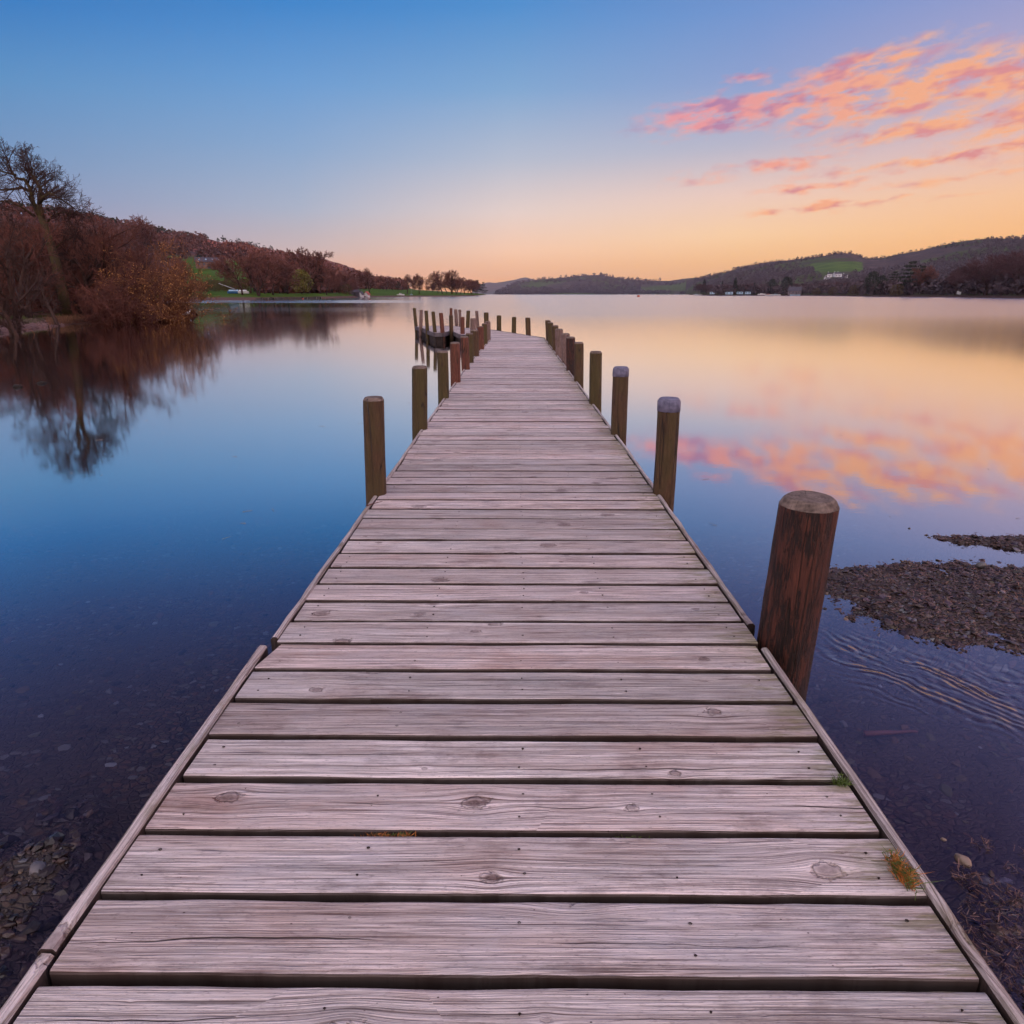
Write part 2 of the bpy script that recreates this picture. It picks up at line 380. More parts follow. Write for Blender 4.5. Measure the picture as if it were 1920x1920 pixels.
while Yk < YEND:
    f, b = Yk+GAP/2, Yk+PITCH-GAP/2
    f += random.uniform(-.0015, .0015); b += random.uniform(-.0015, .0015)
    mid = (f+b)/2
    l, r_ = XL(mid), XR(mid)
    jl, jr = random.uniform(-.006, .006), random.uniform(-.008, .004)
    zt = DZ+random.uniform(-.0025, .0015)
    mb = near if Yk < END_A-.01 else rest
    lf = l-(.0 if abs(i-6) > .1 else 0.0)
    if i == 6:   # last plank of the near section: far left corner is cut back
        plank(mb, l+jl, r_+jr, l+.035, r_+jr, f, b, zt, i+40, 40)
    else:
        plank(mb, l+jl, r_+jr, l+jl, r_+jr, f, b, zt, i+40, 44 if Yk < 3 else (20 if Yk < 8 else 8))
    if Yk < 7:
        for xx in (l+.06, l+.49, (l+r_)/2+.02, r_-.47, r_-.07):
            for q in (.28, .72):
                if random.random() < .8:
                    X = xx+random.uniform(-.006, .006)
                    nail(X, f+(b-f)*q-.0062*(X+.8)+random.uniform(-.006, .006), zt, random.uniform(.0018, .0034))
    Yk += PITCH; i += 1
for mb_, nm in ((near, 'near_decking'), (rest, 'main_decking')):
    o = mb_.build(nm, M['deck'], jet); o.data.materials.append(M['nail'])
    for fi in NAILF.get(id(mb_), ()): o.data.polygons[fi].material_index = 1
# end section and platform: polygon filled with planks
def W(px, d): return ((px-960)/F*d, dY(d))
PLAT = [(-.54, YEND), (-.56, 18.7), (-1.5, dY(19.6)), (-1.79, dY(21.)), (-1.95, dY(21.3)), (-2.06, dY(20.3)), (-2.3, dY(20.35)), (-2.63, dY(21.5)), (-2.98, dY(23.)),
        (-3.42, dY(24.3)), (-3.45, dY(24.8)), (-2.2, dY(24.9)), (-1.9, dY(24.3)), (-1.62, dY(23.3)), (-1.2, dY(23.)), (-.67, dY(22.1)), (.835, dY(18.)), (.835, YEND)]
def xspans(poly, Y):
    xs = []
    for (x0, y0), (x1, y1) in zip(poly, poly[1:]+poly[:1]):
        if (y0 <= Y) != (y1 <= Y): xs.append(x0+(x1-x0)*(Y-y0)/(y1-y0))
    xs.sort(); return list(zip(xs[::2], xs[1::2]))
plat = MB()
Yk = YEND+.001; k = 0
while Yk < dY(24.9):
    f, b = Yk, min(Yk+PITCH-.01, dY(24.89))
    sa, sb = xspans(PLAT, f+.002), xspans(PLAT, b-.002)
    if len(sa) != len(sb): sa = sb = xspans(PLAT, (f+b)/2)
    for (a0, a1), (b0, b1) in zip(sa, sb):
        if a1-a0 > .02: plank(plat, a0, a1, b0, b1, f, b, DZ+random.uniform(-.003, .002), 400+k, 6)
    Yk += PITCH; k += 1
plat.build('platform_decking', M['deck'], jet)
# posts -------------------------------------------------------------
posts = []   # (x, y, r) to interrupt the edge boards
def post(x, y, zt, r, kind, label, lean=(0, 0), cap=None, seed=0, zb=-.9, k=20, group=None, seg=16):
    """lean: x/y shift of the top relative to deck level"""
    rs = random.Random(seed*7+3)
    vs, fs = [], []; rings = []
    zs = [zb+(zt-zb)*i/seg for i in range(seg)]+[zt-r*.33, zt-r*.12, zt-.002]
    zs = sorted(zs)
    zs = [q for q in zs if q <= zt-r*.33 or q in (zt-r*.12, zt-.002)]
    ch = zt-r*.33
    def cen(z):
        t = (z-DZ)/(zt-DZ)
        return lean[0]*t+mnoise.noise((z*1.3, seed*2.3, 0))*r*.10, lean[1]*t
    for q in zs:
        tap = 1.05-.06*(q-zb)/(zt-zb)
        if q > ch: tap *= 1-.26*((q-ch)/(zt-ch))**1.5
        ring = []
        cx, cy = cen(q)
        for j in range(k):
            a = 2*math.pi*j/k
            rr = r*tap*(1+.07*mnoise.noise((math.cos(a)*1.3+seed, math.sin(a)*1.3, q*1.5))+.022*mnoise.noise((math.cos(a)*3+seed, math.sin(a)*3, q*7)))
            if q > ch: rr *= 1+.04*mnoise.noise((math.cos(a)*4, math.sin(a)*4+seed, 0))
            ring.append((cx+rr*math.cos(a), cy+rr*math.sin(a), q))
        rings.append(ring)
    split = len(rings)-3          # rings from the chamfer start up belong to the sawn end / cap
    def skin(rs_, capend):
        V = [p for ring in rs_ for p in ring]; n = len(rs_)
        Fq = [(i*k+j, i*k+(j+1) % k, (i+1)*k+(j+1) % k, (i+1)*k+j) for i in range(n-1) for j in range(k)]
        V2 = list(V)
        if capend:
            c = len(V2); q = rs_[-1]
            V2.append((sum(p[0] for p in q)/k, sum(p[1] for p in q)/k, q[0][2]+.002))
            Fq += [((n-1)*k+j, (n-1)*k+(j+1) % k, c) for j in range(k)]
        return V2, Fq
    root = empty('jetty_post', (x, y, 0))
    if cap == 'blue':            # cap wraps the uppermost part of the shaft as well
        zz = zt-cap_h(r)
        lo = [g_ for g_ in rings if g_[0][2] < zz]+[]
        def at(z, grow=1.):
            cx, cy = cen(z); t = 1.05-.06*(z-zb)/(zt-zb)
            return [(cx+r*t*grow*math.cos(2*math.pi*j/k), cy+r*t*grow*math.sin(2*math.pi*j/k), z) for j in range(k)]
        lo = lo+[at(zz)]
        V, Fq = skin(lo, False)
        hi = [at(zz-.004, 1.0), at(zz-.003, 1.035), at((zz+ch)/2, 1.035)]+[[(cen(p[2])[0]+(p[0]-cen(p[2])[0])*1.03, cen(p[2])[1]+(p[1]-cen(p[2])[1])*1.03, p[2]) for p in g_] for g_ in rings[split:]]
        V2, F2 = skin(hi, True)
    else:
        V, Fq = skin(rings[:split+1], False); V2, F2 = skin(rings[split:], True)
    for nm, VV, FF, mt in (('shaft', V, Fq, M[kind]), ('post_cap' if cap == 'blue' else 'post_top', V2, F2, M['cap'] if cap == 'blue' else (M['end'] if cap != 'plain' else M[kind]))):
        me = bpy.data.meshes.new(nm); me.from_pydata(VV, [], FF); me.update()
        sm = [len(f) == 4 for f in FF]; me.polygons.foreach_set('use_smooth', sm)
        link(nm, me, mt, root)
    tag(root, label, 'post', group)
    posts.append((x, y, r))
    return root
def cap_h(r): return r*1.15
def zat(px, py, Y): return PY(px, py, Y).z
GR, GL, GP, GE = 'posts along the right edge of the jetty', 'posts along the left edge of the jetty', 'posts round the platform at the far end', 'posts across the end of the jetty'
ordw = ['first', 'second', 'third', 'fourth', 'fifth', 'sixth', 'seventh', 'eighth', 'ninth', 'tenth', 'eleventh']
# near right post (the big one)
post(.925, 2.063, .775, .0895, 'p_dark', 'thick dark red-brown post with pale sawn top, nearest to the camera on the right', (.012, .0), None, 1, zb=-.4, k=44, group=GR, seg=34)
RIGHT = [  # top px centre, base px centre, depth, top py, r, kind, cap, words
    (1255, 1244, 3.97, 745, .0625, 'p_brown', 'blue', 'brown post with blue-grey cap, the larger of the two capped ones'),
    (1164.5, 1160, 5.63, 687, .064, 'p_brown', 'blue', 'smaller brown post with blue-grey cap, third along the right edge'),
    (1117, 1116, 7.2, 658, .064, 'p_olive', None, 'olive-brown post with rounded top, standing alone, fourth along the right edge'),
    (1085, 1085, 9.05, 641, .064, 'p_brown', None, 'brown post, fifth along the right edge'),
    (1069.7, 1070, 10.35, 631, .068, 'p_dark', None, 'dark brown post, sixth along the right edge'),
    (1060.5, 1061, 11.5, 624.5, .070, 'p_grey', None, 'grey-brown post, seventh along the right edge'),
    (1048, 1049, 12.9, 616, .078, 'p_grey', None, 'pale grey post, eighth along the right edge'),
    (1040.5, 1042, 14.1, 609.5, .07, 'p_brown', None, 'brown post, ninth along the right edge'),
    (1031.5, 1033.5, 15.6, 604, .066, 'p_olive', None, 'olive post, tenth along the right edge'),
    (1027, 1029, 16.9, 600, .070, 'p_brown', None, 'brown post, farthest along the right edge')]
LEFT = [
    (701, 705, 3.95, 743.5, .059, 'p_brown', None, 'olive-brown post split by a long vertical crack, nearest on the left edge'),
    (787, 788, 5.85, 685.5, .064, 'p_olive', None, 'olive-brown post, second along the left edge'),
    (830, 831.5, 7.6, 657.5, .060, 'p_olive', None, 'brown post, third along the left edge'),
    (852.5, 854, 8.97, 641, .066, 'p_red', None, 'reddish post with paler top, fourth along the left edge'),
    (870.5, 873, 10.5, 630, .064, 'p_red', None, 'bright red-brown post, fifth along the left edge'),
    (880, 881.5, 11.5, 624, .064, 'p_olive', None, 'olive-brown post, sixth along the left edge'),
    (889.5, 891, 12.7, 618, .076, 'p_brown', None, 'dark olive post, seventh along the left edge'),
    (900.5, 902, 14.3, 611, .066, 'p_red', None, 'red-brown post, eighth along the left edge'),
    (908.5, 909.5, 15.8, 606, .062, 'p_olive', None, 'olive post, ninth along the left edge'),
    (914.3, 914.5, 17.2, 602, .070, 'p_grey', None, 'grey-brown post, tenth along the left edge')]
PLATP = [
    (887, 887, 18.9, 596.5, .078, 'p_grey', 'pale grey post with green foot behind the left row'),
    (867, 867.5, 19.8, 594, .062, 'p_red', 'reddish post at the inner corner of the platform'),
    (845.5, 846.5, 20.9, 590.8, .062, 'p_brown', 'brown post with a knot at the notch of the platform'),
    (826.5, 829.5, 20.4, 586.5, .062, 'p_red', 'reddish post on the near side of the platform'),
    (812, 815.5, 20.7, 584, .056, 'p_olive', 'olive post on the near side of the platform'),
    (799, 801.5, 21.6, 582.2, .058, 'p_olive', 'olive-grey post second from the left corner of the platform'),
    (790, 789, 23., 580.8, .056, 'p_grey', 'grey post beside the leftmost post of the platform'),
    (776.7, 780, 24.4, 577.3, .060, 'p_olive', 'leaning olive post, leftmost of the platform'),
    (845.5, 846, 25.1, 577.5, .052, 'p_red', 'slim reddish post on the far side of the platform, leftmost there'),
    (854.3, 856, 24.7, 579.8, .062, 'p_grey', 'grey-brown post second on the far side of the platform'),
    (862, 863, 24.3, 580.3, .052, 'p_grey', 'slim blue-grey post third on the far side of the platform'),
    (878, 877, 23.4, 582.3, .064, 'p_olive', 'olive post fourth on the far side of the platform'),
    (893.6, 896, 23., 582.7, .056, 'p_grey', 'pale grey post fifth on the far side of the platform'),
    (911.6, 912, 22.7, 585.7, .080, 'p_olive', 'broad olive post where the platform meets the jetty end')]
ENDP = [
    (935.7, 935.7, 22.35, 591.2, .075, 'p_olive', 'left of the three posts across the jetty end'),
    (964, 963.5, 20.75, 594, .070, 'p_olive', 'middle of the three posts across the jetty end'),
    (989.3, 990.5, 19.3, 595.3, .072, 'p_brown', 'right of the three posts across the jetty end, narrowing to its foot')]
def crack(root, r, zt):
    mb = MB(); pts_ = []; n = 14
    for i in range(n+1):
        t = i/n; z = zt-.006-(zt-DZ+.1)*t; a = R(-96+26*t+3*math.sin(t*9)); q = r*(1.0+.005)*(.97 if t > .05 else .8)
        pts_.append((q*math.cos(a), q*math.sin(a), z))
    mb.tube(pts_, [.0032*(1-.6*i/n) for i in range(n+1)], 4); mb.build('crack', M['dark'], root)
s = 2
for (tx, bx, d, ty, r_, kd, cp, lb) in RIGHT+LEFT:
    Y = dY(d); X = (bx-960)/F*d; tp = PY(tx, ty, Y)
    o = post(X, Y, tp.z, r_, kd, lb, (tp.x-X, 0), cp, s, group=GR if X > 0 else GL, k=28 if d < 9 else 16); s += 1
    if 'crack' in lb: crack(o, r_, tp.z)
for (tx, bx, d, ty, r_, kd, lb) in PLATP+ENDP:
    Y = dY(d); X = (bx-960)/F*d; tp = PY(tx, ty, Y)
    post(X, Y, tp.z, r_, kd, lb, (tp.x-X, 0), 'plain', s, group=GE if X > -.45 else GP, k=14); s += 1
# edge boards -------------------------------------------------------
def edge_board(y0, y1, side, seed, w=.03, off=.004):
    n = max(4, int((y1-y0)/.08)); mb = MB(); vs = []; rs = random.Random(seed)
    lift = rs.uniform(.005, .008)
    for i in range(n+1):
        Y = y0+(y1-y0)*i/n
        xi = (XR(Y)+off) if side > 0 else (XL(Y)-off)
        ww = w*(1+.22*mnoise.noise((Y*5, seed, 0)))+.003*mnoise.noise((Y*24, seed, 0))
        z = DZ+lift+.0035*mnoise.noise((Y*4, seed, 4))+.0015*mnoise.noise((Y*26, seed, 8)); xo = xi+side*ww
        a = [(xi, z-.10), (xi, z-.006), (xi+side*.005, z), (xo-side*.009, z+.001), (xo, z-.008), (xo, z-.10)]
        vs += [(q[0], Y, q[1]) for q in a]
    k = 6
    fs = [(i*k+j, i*k+(j+1) % k, (i+1)*k+(j+1) % k, (i+1)*k+j) for i in range(n) for j in range(k)]
    fs += [tuple(range(k))[::-1], tuple(n*k+j for j in range(k))]
    if side < 0: fs = [f[::-1] for f in fs]
    mb.add(vs, fs)
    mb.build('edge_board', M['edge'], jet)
sd = 1
for side in (-1, 1):
    ps = sorted((p[1], p[2]) for p in posts if (p[0] > 0) == (side > 0) and abs(abs(p[0])-.8) < .33 and p[1] < 17.3)
    cuts = []
    y = -1.4
    if side < 0: cuts += [(-1.4, .9), (.905, END_A-.03)]; y = END_A+.03
    for py_, pr in ps:
        cuts.append((y, py_-pr*.95)); y = py_+pr*.95
    cuts.append((y, 17.95))
    for a, b in cuts:
        if b-a > .06:
            edge_board(a, b, side, sd, .026 if b > 2.2 or side > 0 else .031); sd += 1
# bearers and fascia below the deck
for bx in (-.62, 0., .62):
    mb = MB(); mb.box((bx, 8.2, DZ-.045-.075), (.035, 9.7, .075)); mb.build('bearer', M['beam'], jet)
for side in (-1, 1):
    mb = MB()
    for a, b in ((-1.4, 2.), (2.02, 6.), (6., 10.), (10., 14.), (14., 17.9)):
        x0, x1 = (XL(a), XL(b)) if side < 0 else (XR(a), XR(b))
        x0 -= side*.05; x1 -= side*.05
        mb.prism([(x0, a, DZ-.25), (x0, a, DZ-.048), (x0-side*.03, a, DZ-.048), (x0-side*.03, a, DZ-.25)], (x1-x0, b-a-.005, 0))
    mb.build('side_beam', M['beam'], jet)
mb = MB(); mb2 = MB()
for (x0, y0), (x1, y1) in zip(PLAT, PLAT[1:]):
    if x0 == .835 and x1 == .835: continue
    dx, dy = x1-x0, y1-y0; L = math.hypot(dx, dy); nx, ny = dy/L, -dx/L
    # outline runs clockwise seen from above on the near side: outward is to the left-hand normal
    nx, ny = -dy/L, dx/L
    o = .006
    mb.prism([(x0+nx*o, y0+ny*o, DZ-.11), (x1+nx*o, y1+ny*o, DZ-.11), (x1+nx*(o+.035), y1+ny*(o+.035), DZ-.11), (x0+nx*(o+.035), y0+ny*(o+.035), DZ-.11)], (0, 0, .115))
    mb2.prism([(x0-nx*.03, y0-ny*.03, -.25), (x1-nx*.03, y1-ny*.03, -.25), (x1-nx*.07, y1-ny*.07, -.25), (x0-nx*.07, y0-ny*.07, -.25)], (0, 0, DZ-.05+.25))
mb.build('platform_rim', M['fascia'], jet)
mb2.build('platform_skirt', M['beam'], jet)

# ------------------------------------------------------------------ LAKE BED, WATER
def sstep(a, b, x):
    t = np.clip((x-a)/(b-a), 0, 1); return t*t*(3-2*t)
def fbm(x, y, sc, seed=0., oct_=3):
    """cheap value noise, vectorised"""
    out = np.zeros_like(x); amp = 1.; tot = 0.
    for o in range(oct_):
        X = x*sc*(2**o)+seed*17.3+o*5.1; Y = y*sc*(2**o)+seed*9.7+o*3.3
        xi, yi = np.floor(X), np.floor(Y); xf, yf = X-xi, Y-yi
        u = xf*xf*(3-2*xf); v = yf*yf*(3-2*yf)
        def h(a, b):
            n = np.sin(a*127.1+b*311.7)*43758.5453; return n-np.floor(n)
        a = h(xi, yi)*(1-u)+h(xi+1, yi)*u; b = h(xi, yi+1)*(1-u)+h(xi+1, yi+1)*u
        out += amp*(a*(1-v)+b*v); tot += amp; amp *= .5
    return out/tot
def ell(x, y, cx, cy, a, b, rot):
    c, s_ = math.cos(rot), math.sin(rot)
    u = ((x-cx)*c+(y-cy)*s_)/a; v = (-(x-cx)*s_+(y-cy)*c)/b
    return 1-(u*u+v*v)
def bed_z(x, y):
    x = np.asarray(x, float); y = np.asarray(y, float)
    base = -.075-.045*np.clip(y-2.2, 0, 6)-.02*np.clip(y-8, 0, 60)+.03*np.clip(2.2-y, 0, 3)
    base = np.maximum(base, -2.2)
    n = fbm(x, y, 2.6, 1)-.5; n2 = fbm(x, y, 9., 2)-.5
    e1 = ell(x, y, 2.62, 2.86, 1.16, .56, -.20)+n*.8+n2*.75
    e2 = ell(x, y, 3.35, 3.62, .85, .13, -.22)+n*.6+n2*.5
    e3 = ell(x, y, -2.0, .54, 1.15, 1.06, .25)+n*.6+n2*.5
    e4 = ell(x, y, 2.02, .60, 1.14, .80, -.2)+n*.6+n2*.5
    e = np.maximum(np.maximum(e1, e2), np.maximum(e3, e4))
    shore = -2.6+.12*(y)   # ground rises behind the camera
    z = base
    t = sstep(-.55, .10, e)
    z = z*(1-t)+(-.004+.040*np.clip(e, 0, 1))*t
    back = sstep(.3, -2.5, y)
    z = z*(1-back)+(.10+.25*back)*back*.9
    return z+n2*.012
def grid_mesh(name, xs, ys, zf, smooth=True):
    Xg, Yg = np.meshgrid(xs, ys); Z = zf(Xg, Yg)
    V = np.stack([Xg, Yg, Z], -1).reshape(-1, 3); nx, ny = len(xs), len(ys)
    i = np.arange(nx-1); j = np.arange(ny-1); I, J = np.meshgrid(i, j)
    a = (J*nx+I).ravel(); Fq = np.stack([a, a+1, a+nx+1, a+nx], -1)
    return mesh_np(name, V, Fq, smooth)
m_bed, N = newmat('lake_bed')
co_ = objco(N); x, y, z = N.sep(co_)
wv = N.vm('ADD', co_, N.vm('SCALE', N.noise(co_, 9., 2, out='Color'), None) if False else N.comb(N.m('MULTIPLY', N.noise(co_, 8., 2), .05), 0, 0))
v1 = N.vor(N.comb(N.m('MULTIPLY', N.sep(wv)[0], 38), N.m('MULTIPLY', N.sep(wv)[1], 50), 0), 1., out=None)
v1d = N.vor(N.comb(N.m('MULTIPLY', N.sep(wv)[0], 38), N.m('MULTIPLY', N.sep(wv)[1], 50), 0), 1., feature='DISTANCE_TO_EDGE')
rc = N.sep(v1.outputs['Color'])
stone = N.ramp(rc[0], [(0, (.045, .034, .036)), (.4, (.085, .058, .052)), (.7, (.13, .072, .055)), (.9, (.11, .095, .07)), (1, (.20, .21, .22))])
stone = N.mix(N.mr(v1d, .02, .14), (.030, .023, .025), stone)
silt = N.mix(N.noise(co_, 5., 5, .7), (.04, .030, .032), (.085, .062, .056))
f = N.mr(N.noise(co_, 1.7, 3), .38, .6)
col = N.mix(f, silt, stone)
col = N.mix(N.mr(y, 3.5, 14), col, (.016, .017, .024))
pbr(N, col, .7, N.bump(N.m('ADD', N.mr(v1d, 0, .15), N.noise(co_, 60., 3)), .8, .006), spec=.3)
near_x = np.arange(-4.5, 4.6, .03); near_y = np.arange(-3, 7.01, .03)
xs = np.concatenate([[-7200, -3000, -1000, -300, -100, -40, -20, -10, -6.5], near_x, [6.5, 10, 20, 40, 100, 300, 1000, 3000, 7200]])
ys = np.concatenate([[-600, -150, -40, -12, -6], near_y, [8, 10, 14, 20, 30, 45, 70, 120, 300, 1000, 3000, 7300]])
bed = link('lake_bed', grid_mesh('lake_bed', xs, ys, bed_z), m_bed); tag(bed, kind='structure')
# water
m_w, N = newmat('lake_water')
geo = N.node('ShaderNodeNewGeometry').outputs['Position']
x, y, z = N.sep(geo)
# ripples: near flow lines beside the shingle bank, faint texture elsewhere, long slow swells far out
n_fine = N.noise(N.comb(N.m('MULTIPLY', x, 9), N.m('MULTIPLY', y, 16), 0), 1., 3, .6)
u = N.m('ADD', N.m('MULTIPLY', x, .77), N.m('MULTIPLY', y, .64)); v = N.m('SUBTRACT', N.m('MULTIPLY', y, .77), N.m('MULTIPLY', x, .64))
wr = N.noise(geo, 3.2, 2)
rip = N.m('SINE', N.m('MULTIPLY', N.m('ADD', u, N.m('MULTIPLY', wr, .30)), 135))
rip2 = N.m('SINE', N.m('MULTIPLY', N.m('ADD', N.m('ADD', N.m('MULTIPLY', x, .97), N.m('MULTIPLY', y, -.25)), N.m('MULTIPLY', N.noise(geo, 2.3, 2), .2)), 120))
rn = N.noise(N.comb(N.m('MULTIPLY', u, 12), N.m('MULTIPLY', v, 3.), 0), 1., 3)
rmask = N.m('MULTIPLY', N.mr(N.m('ABSOLUTE', N.m('SUBTRACT', N.m('ADD', y, N.m('MULTIPLY', x, .62)), 3.22)), .03, .40, 1, 0, True), N.mr(x, 1.15, 1.45, 0, 1, True))
rmask = N.m('MULTIPLY', rmask, N.mr(x, 2.6, 3.2, 1, 0))
rh = N.m('MULTIPLY', N.m('MULTIPLY', N.m('MULTIPLY', N.m('ADD', rip, N.m('MULTIPLY', rip2, .95)), N.mr(rn, .36, .60)), rmask), .0013)
sw = N.noise(N.comb(N.m('MULTIPLY', x, .012), N.m('MULTIPLY', y, .085), 0), 1., 3, .5)
far = N.mr(y, 20, 60)
h = N.m('ADD', rh, N.m('MULTIPLY', n_fine, .00018))
h = N.m('ADD', h, N.m('MULTIPLY', N.m('MULTIPLY', sw, far), .018))
nrm = N.bump(h, 1., 1.)
lw = N.node('ShaderNodeLayerWeight'); lw.inputs['Blend'].default_value = .5
fac = N.ramp(lw.outputs['Facing'], [(0, .05), (.293, .085), (.5, .21), (.60, .35), (.68, .56), (.741, .74), (.826, .90), (.913, .98), (1, 1.)])
bandn = N.m('MULTIPLY', N.m('SUBTRACT', N.noise(N.comb(N.m('MULTIPLY', x, .01), N.m('MULTIPLY', y, .02), 0), 1., 2), .5), 26)
yb = N.m('ADD', y, bandn)
rb = N.ramp(N.m('DIVIDE', yb, 500.), [(0, .03), (.10, .03), (.122, .06), (.145, .06), (.17, .03), (.225, .03), (.24, .15), (.33, .15), (.36, .06), (.6, .06), (1, .12)])
rb = N.m('MULTIPLY', rb, N.mr(N.m('DIVIDE', x, N.m('MAXIMUM', y, 1)), -.25, 0, 1, .6))
open_w = N.m('MULTIPLY', N.mr(N.m('DIVIDE', x, N.m('MAXIMUM', y, 1)), -.30, -.05, 0, 1, True), N.mr(y, 10, 50, 0, 1))
rb = N.m('MAXIMUM', rb, N.m('MULTIPLY', open_w, .135))
gl = N.node('ShaderNodeBsdfGlossy'); gl.distribution = 'GGX'
N.put(gl.inputs['Roughness'], N.m('ADD', rb, N.m('ADD', N.mr(y, 3, 12, .0, .028), N.m('MULTIPLY', N.mr(x, 0, 3), N.mr(y, 4, 9, 0, .035))))); N.put(gl.inputs['Normal'], nrm); N.put(gl.inputs['Color'], (.94, .94, .94))
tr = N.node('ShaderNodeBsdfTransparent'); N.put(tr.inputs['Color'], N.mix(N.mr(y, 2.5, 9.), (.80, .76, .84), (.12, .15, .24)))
mx = N.node('ShaderNodeMixShader'); N.put(mx.inputs[0], fac); N.nt.links.new(tr.outputs[0], mx.inputs[1]); N.nt.links.new(gl.outputs[0], mx.inputs[2])
N.nt.links.new(mx.outputs[0], N.out.inputs['Surface'])
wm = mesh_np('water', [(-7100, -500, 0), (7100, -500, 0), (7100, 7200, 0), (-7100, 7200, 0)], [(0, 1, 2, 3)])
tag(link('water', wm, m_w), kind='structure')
# ------------------------------------------------------------------ stones
ICO_V = None
def ico():
    t = (1+5**.5)/2
    v = np.array([(-1, t, 0), (1, t, 0), (-1, -t, 0), (1, -t, 0), (0, -1, t), (0, 1, t), (0, -1, -t), (0, 1, -t), (t, 0, -1), (t, 0, 1), (-t, 0, -1), (-t, 0, 1)], float)
    v /= np.linalg.norm(v[0])
    f = np.array([(0, 11, 5), (0, 5, 1), (0, 1, 7), (0, 7, 10), (0, 10, 11), (1, 5, 9), (5, 11, 4), (11, 10, 2), (10, 7, 6), (7, 1, 8), (3, 9, 4), (3, 4, 2), (3, 2, 6), (3, 6, 8), (3, 8, 9), (4, 9, 5), (2, 4, 11), (6, 2, 10), (8, 6, 7), (9, 8, 1)])
    return v, f
def rotm(n, tilt, rg):
    """random small tilt + random yaw matrices"""
    yaw = rg.uniform(0, 2*np.pi, n); ta = rg.normal(0, tilt, n); tb = rg.normal(0, tilt, n)
    cz, sz = np.cos(yaw), np.sin(yaw); ca, sa = np.cos(ta), np.sin(ta); cb, sb = np.cos(tb), np.sin(tb)
    Z = np.zeros((n, 3, 3)); Z[:, 0, 0] = cz; Z[:, 0, 1] = -sz; Z[:, 1, 0] = sz; Z[:, 1, 1] = cz; Z[:, 2, 2] = 1
    A = np.zeros((n, 3, 3)); A[:, 0, 0] = 1; A[:, 1, 1] = ca; A[:, 1, 2] = -sa; A[:, 2, 1] = sa; A[:, 2, 2] = ca
    B = np.zeros((n, 3, 3)); B[:, 1, 1] = 1; B[:, 0, 0] = cb; B[:, 0, 2] = sb; B[:, 2, 0] = -sb; B[:, 2, 2] = cb
    return A@B@Z
def stones_mesh(name, pts, sizes, flat=(.25, .6), tilt=.35, rg=rng):
    v, f = ico(); n = len(pts)
    S = np.stack([sizes, sizes*rg.uniform(.5, .95, n), sizes*rg.uniform(*flat, n)], -1)
    J = 1+rg.normal(0, .16, (n, 12, 1))
    VV = v[None]*J*S[:, None, :]
    VV = np.einsum('nij,nkj->nki', rotm(n, tilt, rg), VV)+pts[:, None, :]
    FF = f[None]+(np.arange(n)*12)[:, None, None]
    return mesh_np(name, VV.reshape(-1, 3), FF.reshape(-1, 3))
m_st, N = newmat('slate_shingle')
r = island(N)
col = N.ramp(r, [(0, (.014, .008, .009)), (.35, (.032, .018, .019)), (.6, (.056, .029, .028)), (.78, (.080, .042, .036)), (.90, (.06, .055, .070)), (.97, (.13, .125, .15)), (1, (.22, .14, .08))])
col = N.mix(N.mr(N.noise(objco(N), 120., 3), .3, .7), N.mix(.45, col, (0, 0, 0)), col)
pbr(N, col, N.mr(N.m('FRACT', N.m('MULTIPLY', r, 9.7)), 0, 1, .18, .6), N.bump(N.noise(objco(N), 300., 3), 1., .001), spec=.55)
def scatter(n, x0, x1, y0, y1, cond, rg):
    X = rg.uniform(x0, x1, n); Y = rg.uniform(y0, y1, n); Z = bed_z(X, Y)
    k = cond(X, Y, Z); return np.stack([X, Y, Z], -1)[k]
pts = scatter(42000, 1.2, 4.4, 2.0, 4.1, lambda X, Y, Z: (Z > -.012+fbm(X, Y, 12, 4)*.020-.010), rng)
fr = scatter(30000, 1.2, 4.4, 2.0, 4.1, lambda X, Y, Z: (Z < -.006) & (Z > -.050) & (fbm(X, Y, 16, 9) > .54) & (rng.random(len(X)) < .5), rng); fr[:, 2] = -.001
pts = np.concatenate([pts, fr])
sz = np.clip(rng.lognormal(-4.95, .52, len(pts)), .003, .034); sz[-len(fr):] *= .75
pts[:, 2] += sz*.12
g1 = link('shingle_bank', stones_mesh('shingle_bank', pts, sz, (.15, .4), .28), m_st)
tag(g1, 'bank of dark wet slate shingle breaking the surface right of the jetty', 'shingle', kind='stuff')
pts = scatter(26000, -3.6, -.9, -.2, 2., lambda X, Y, Z: Z > -.03, rng)
sz = np.clip(rng.lognormal(-4.95, .5, len(pts)), .004, .030); pts[:, 2] += sz*.22
tag(link('shore_pebbles', stones_mesh('shore_pebbles', pts, sz, tilt=.25), m_st), 'dark pebbles on the wet shore left of the jetty', 'pebbles', kind='stuff')
pts = scatter(22000, .9, 3.4, -.2, 1.6, lambda X, Y, Z: Z > -.016, rng)
sz = np.clip(rng.lognormal(-4.85, .45, len(pts)), .005, .036); pts[:, 2] += sz*.2
tag(link('corner_pebbles', stones_mesh('corner_pebbles', pts, sz, tilt=.25), m_st), 'dark pebbles under driftwood litter right of the jetty, nearest the camera', 'pebbles', kind='stuff')
m_sub, N = newmat('submerged_stone')
r = island(N)
col = N.ramp(r, [(0, (.022, .018, .022)), (.45, (.055, .038, .038)), (.7, (.10, .055, .04)), (.9, (.085, .08, .05)), (.985, (.13, .13, .14)), (1, (.24, .26, .28))])
pbr(N, col, .6, None, spec=.3)
pts = scatter(7500, -3.8, 3.8, 1.0, 4.6, lambda X, Y, Z: (Z < -.018) & (np.abs(X) > .7), rng)
sz = np.clip(rng.lognormal(-4.45, .4, len(pts)), .006, .035); pts[:, 2] += sz*.1
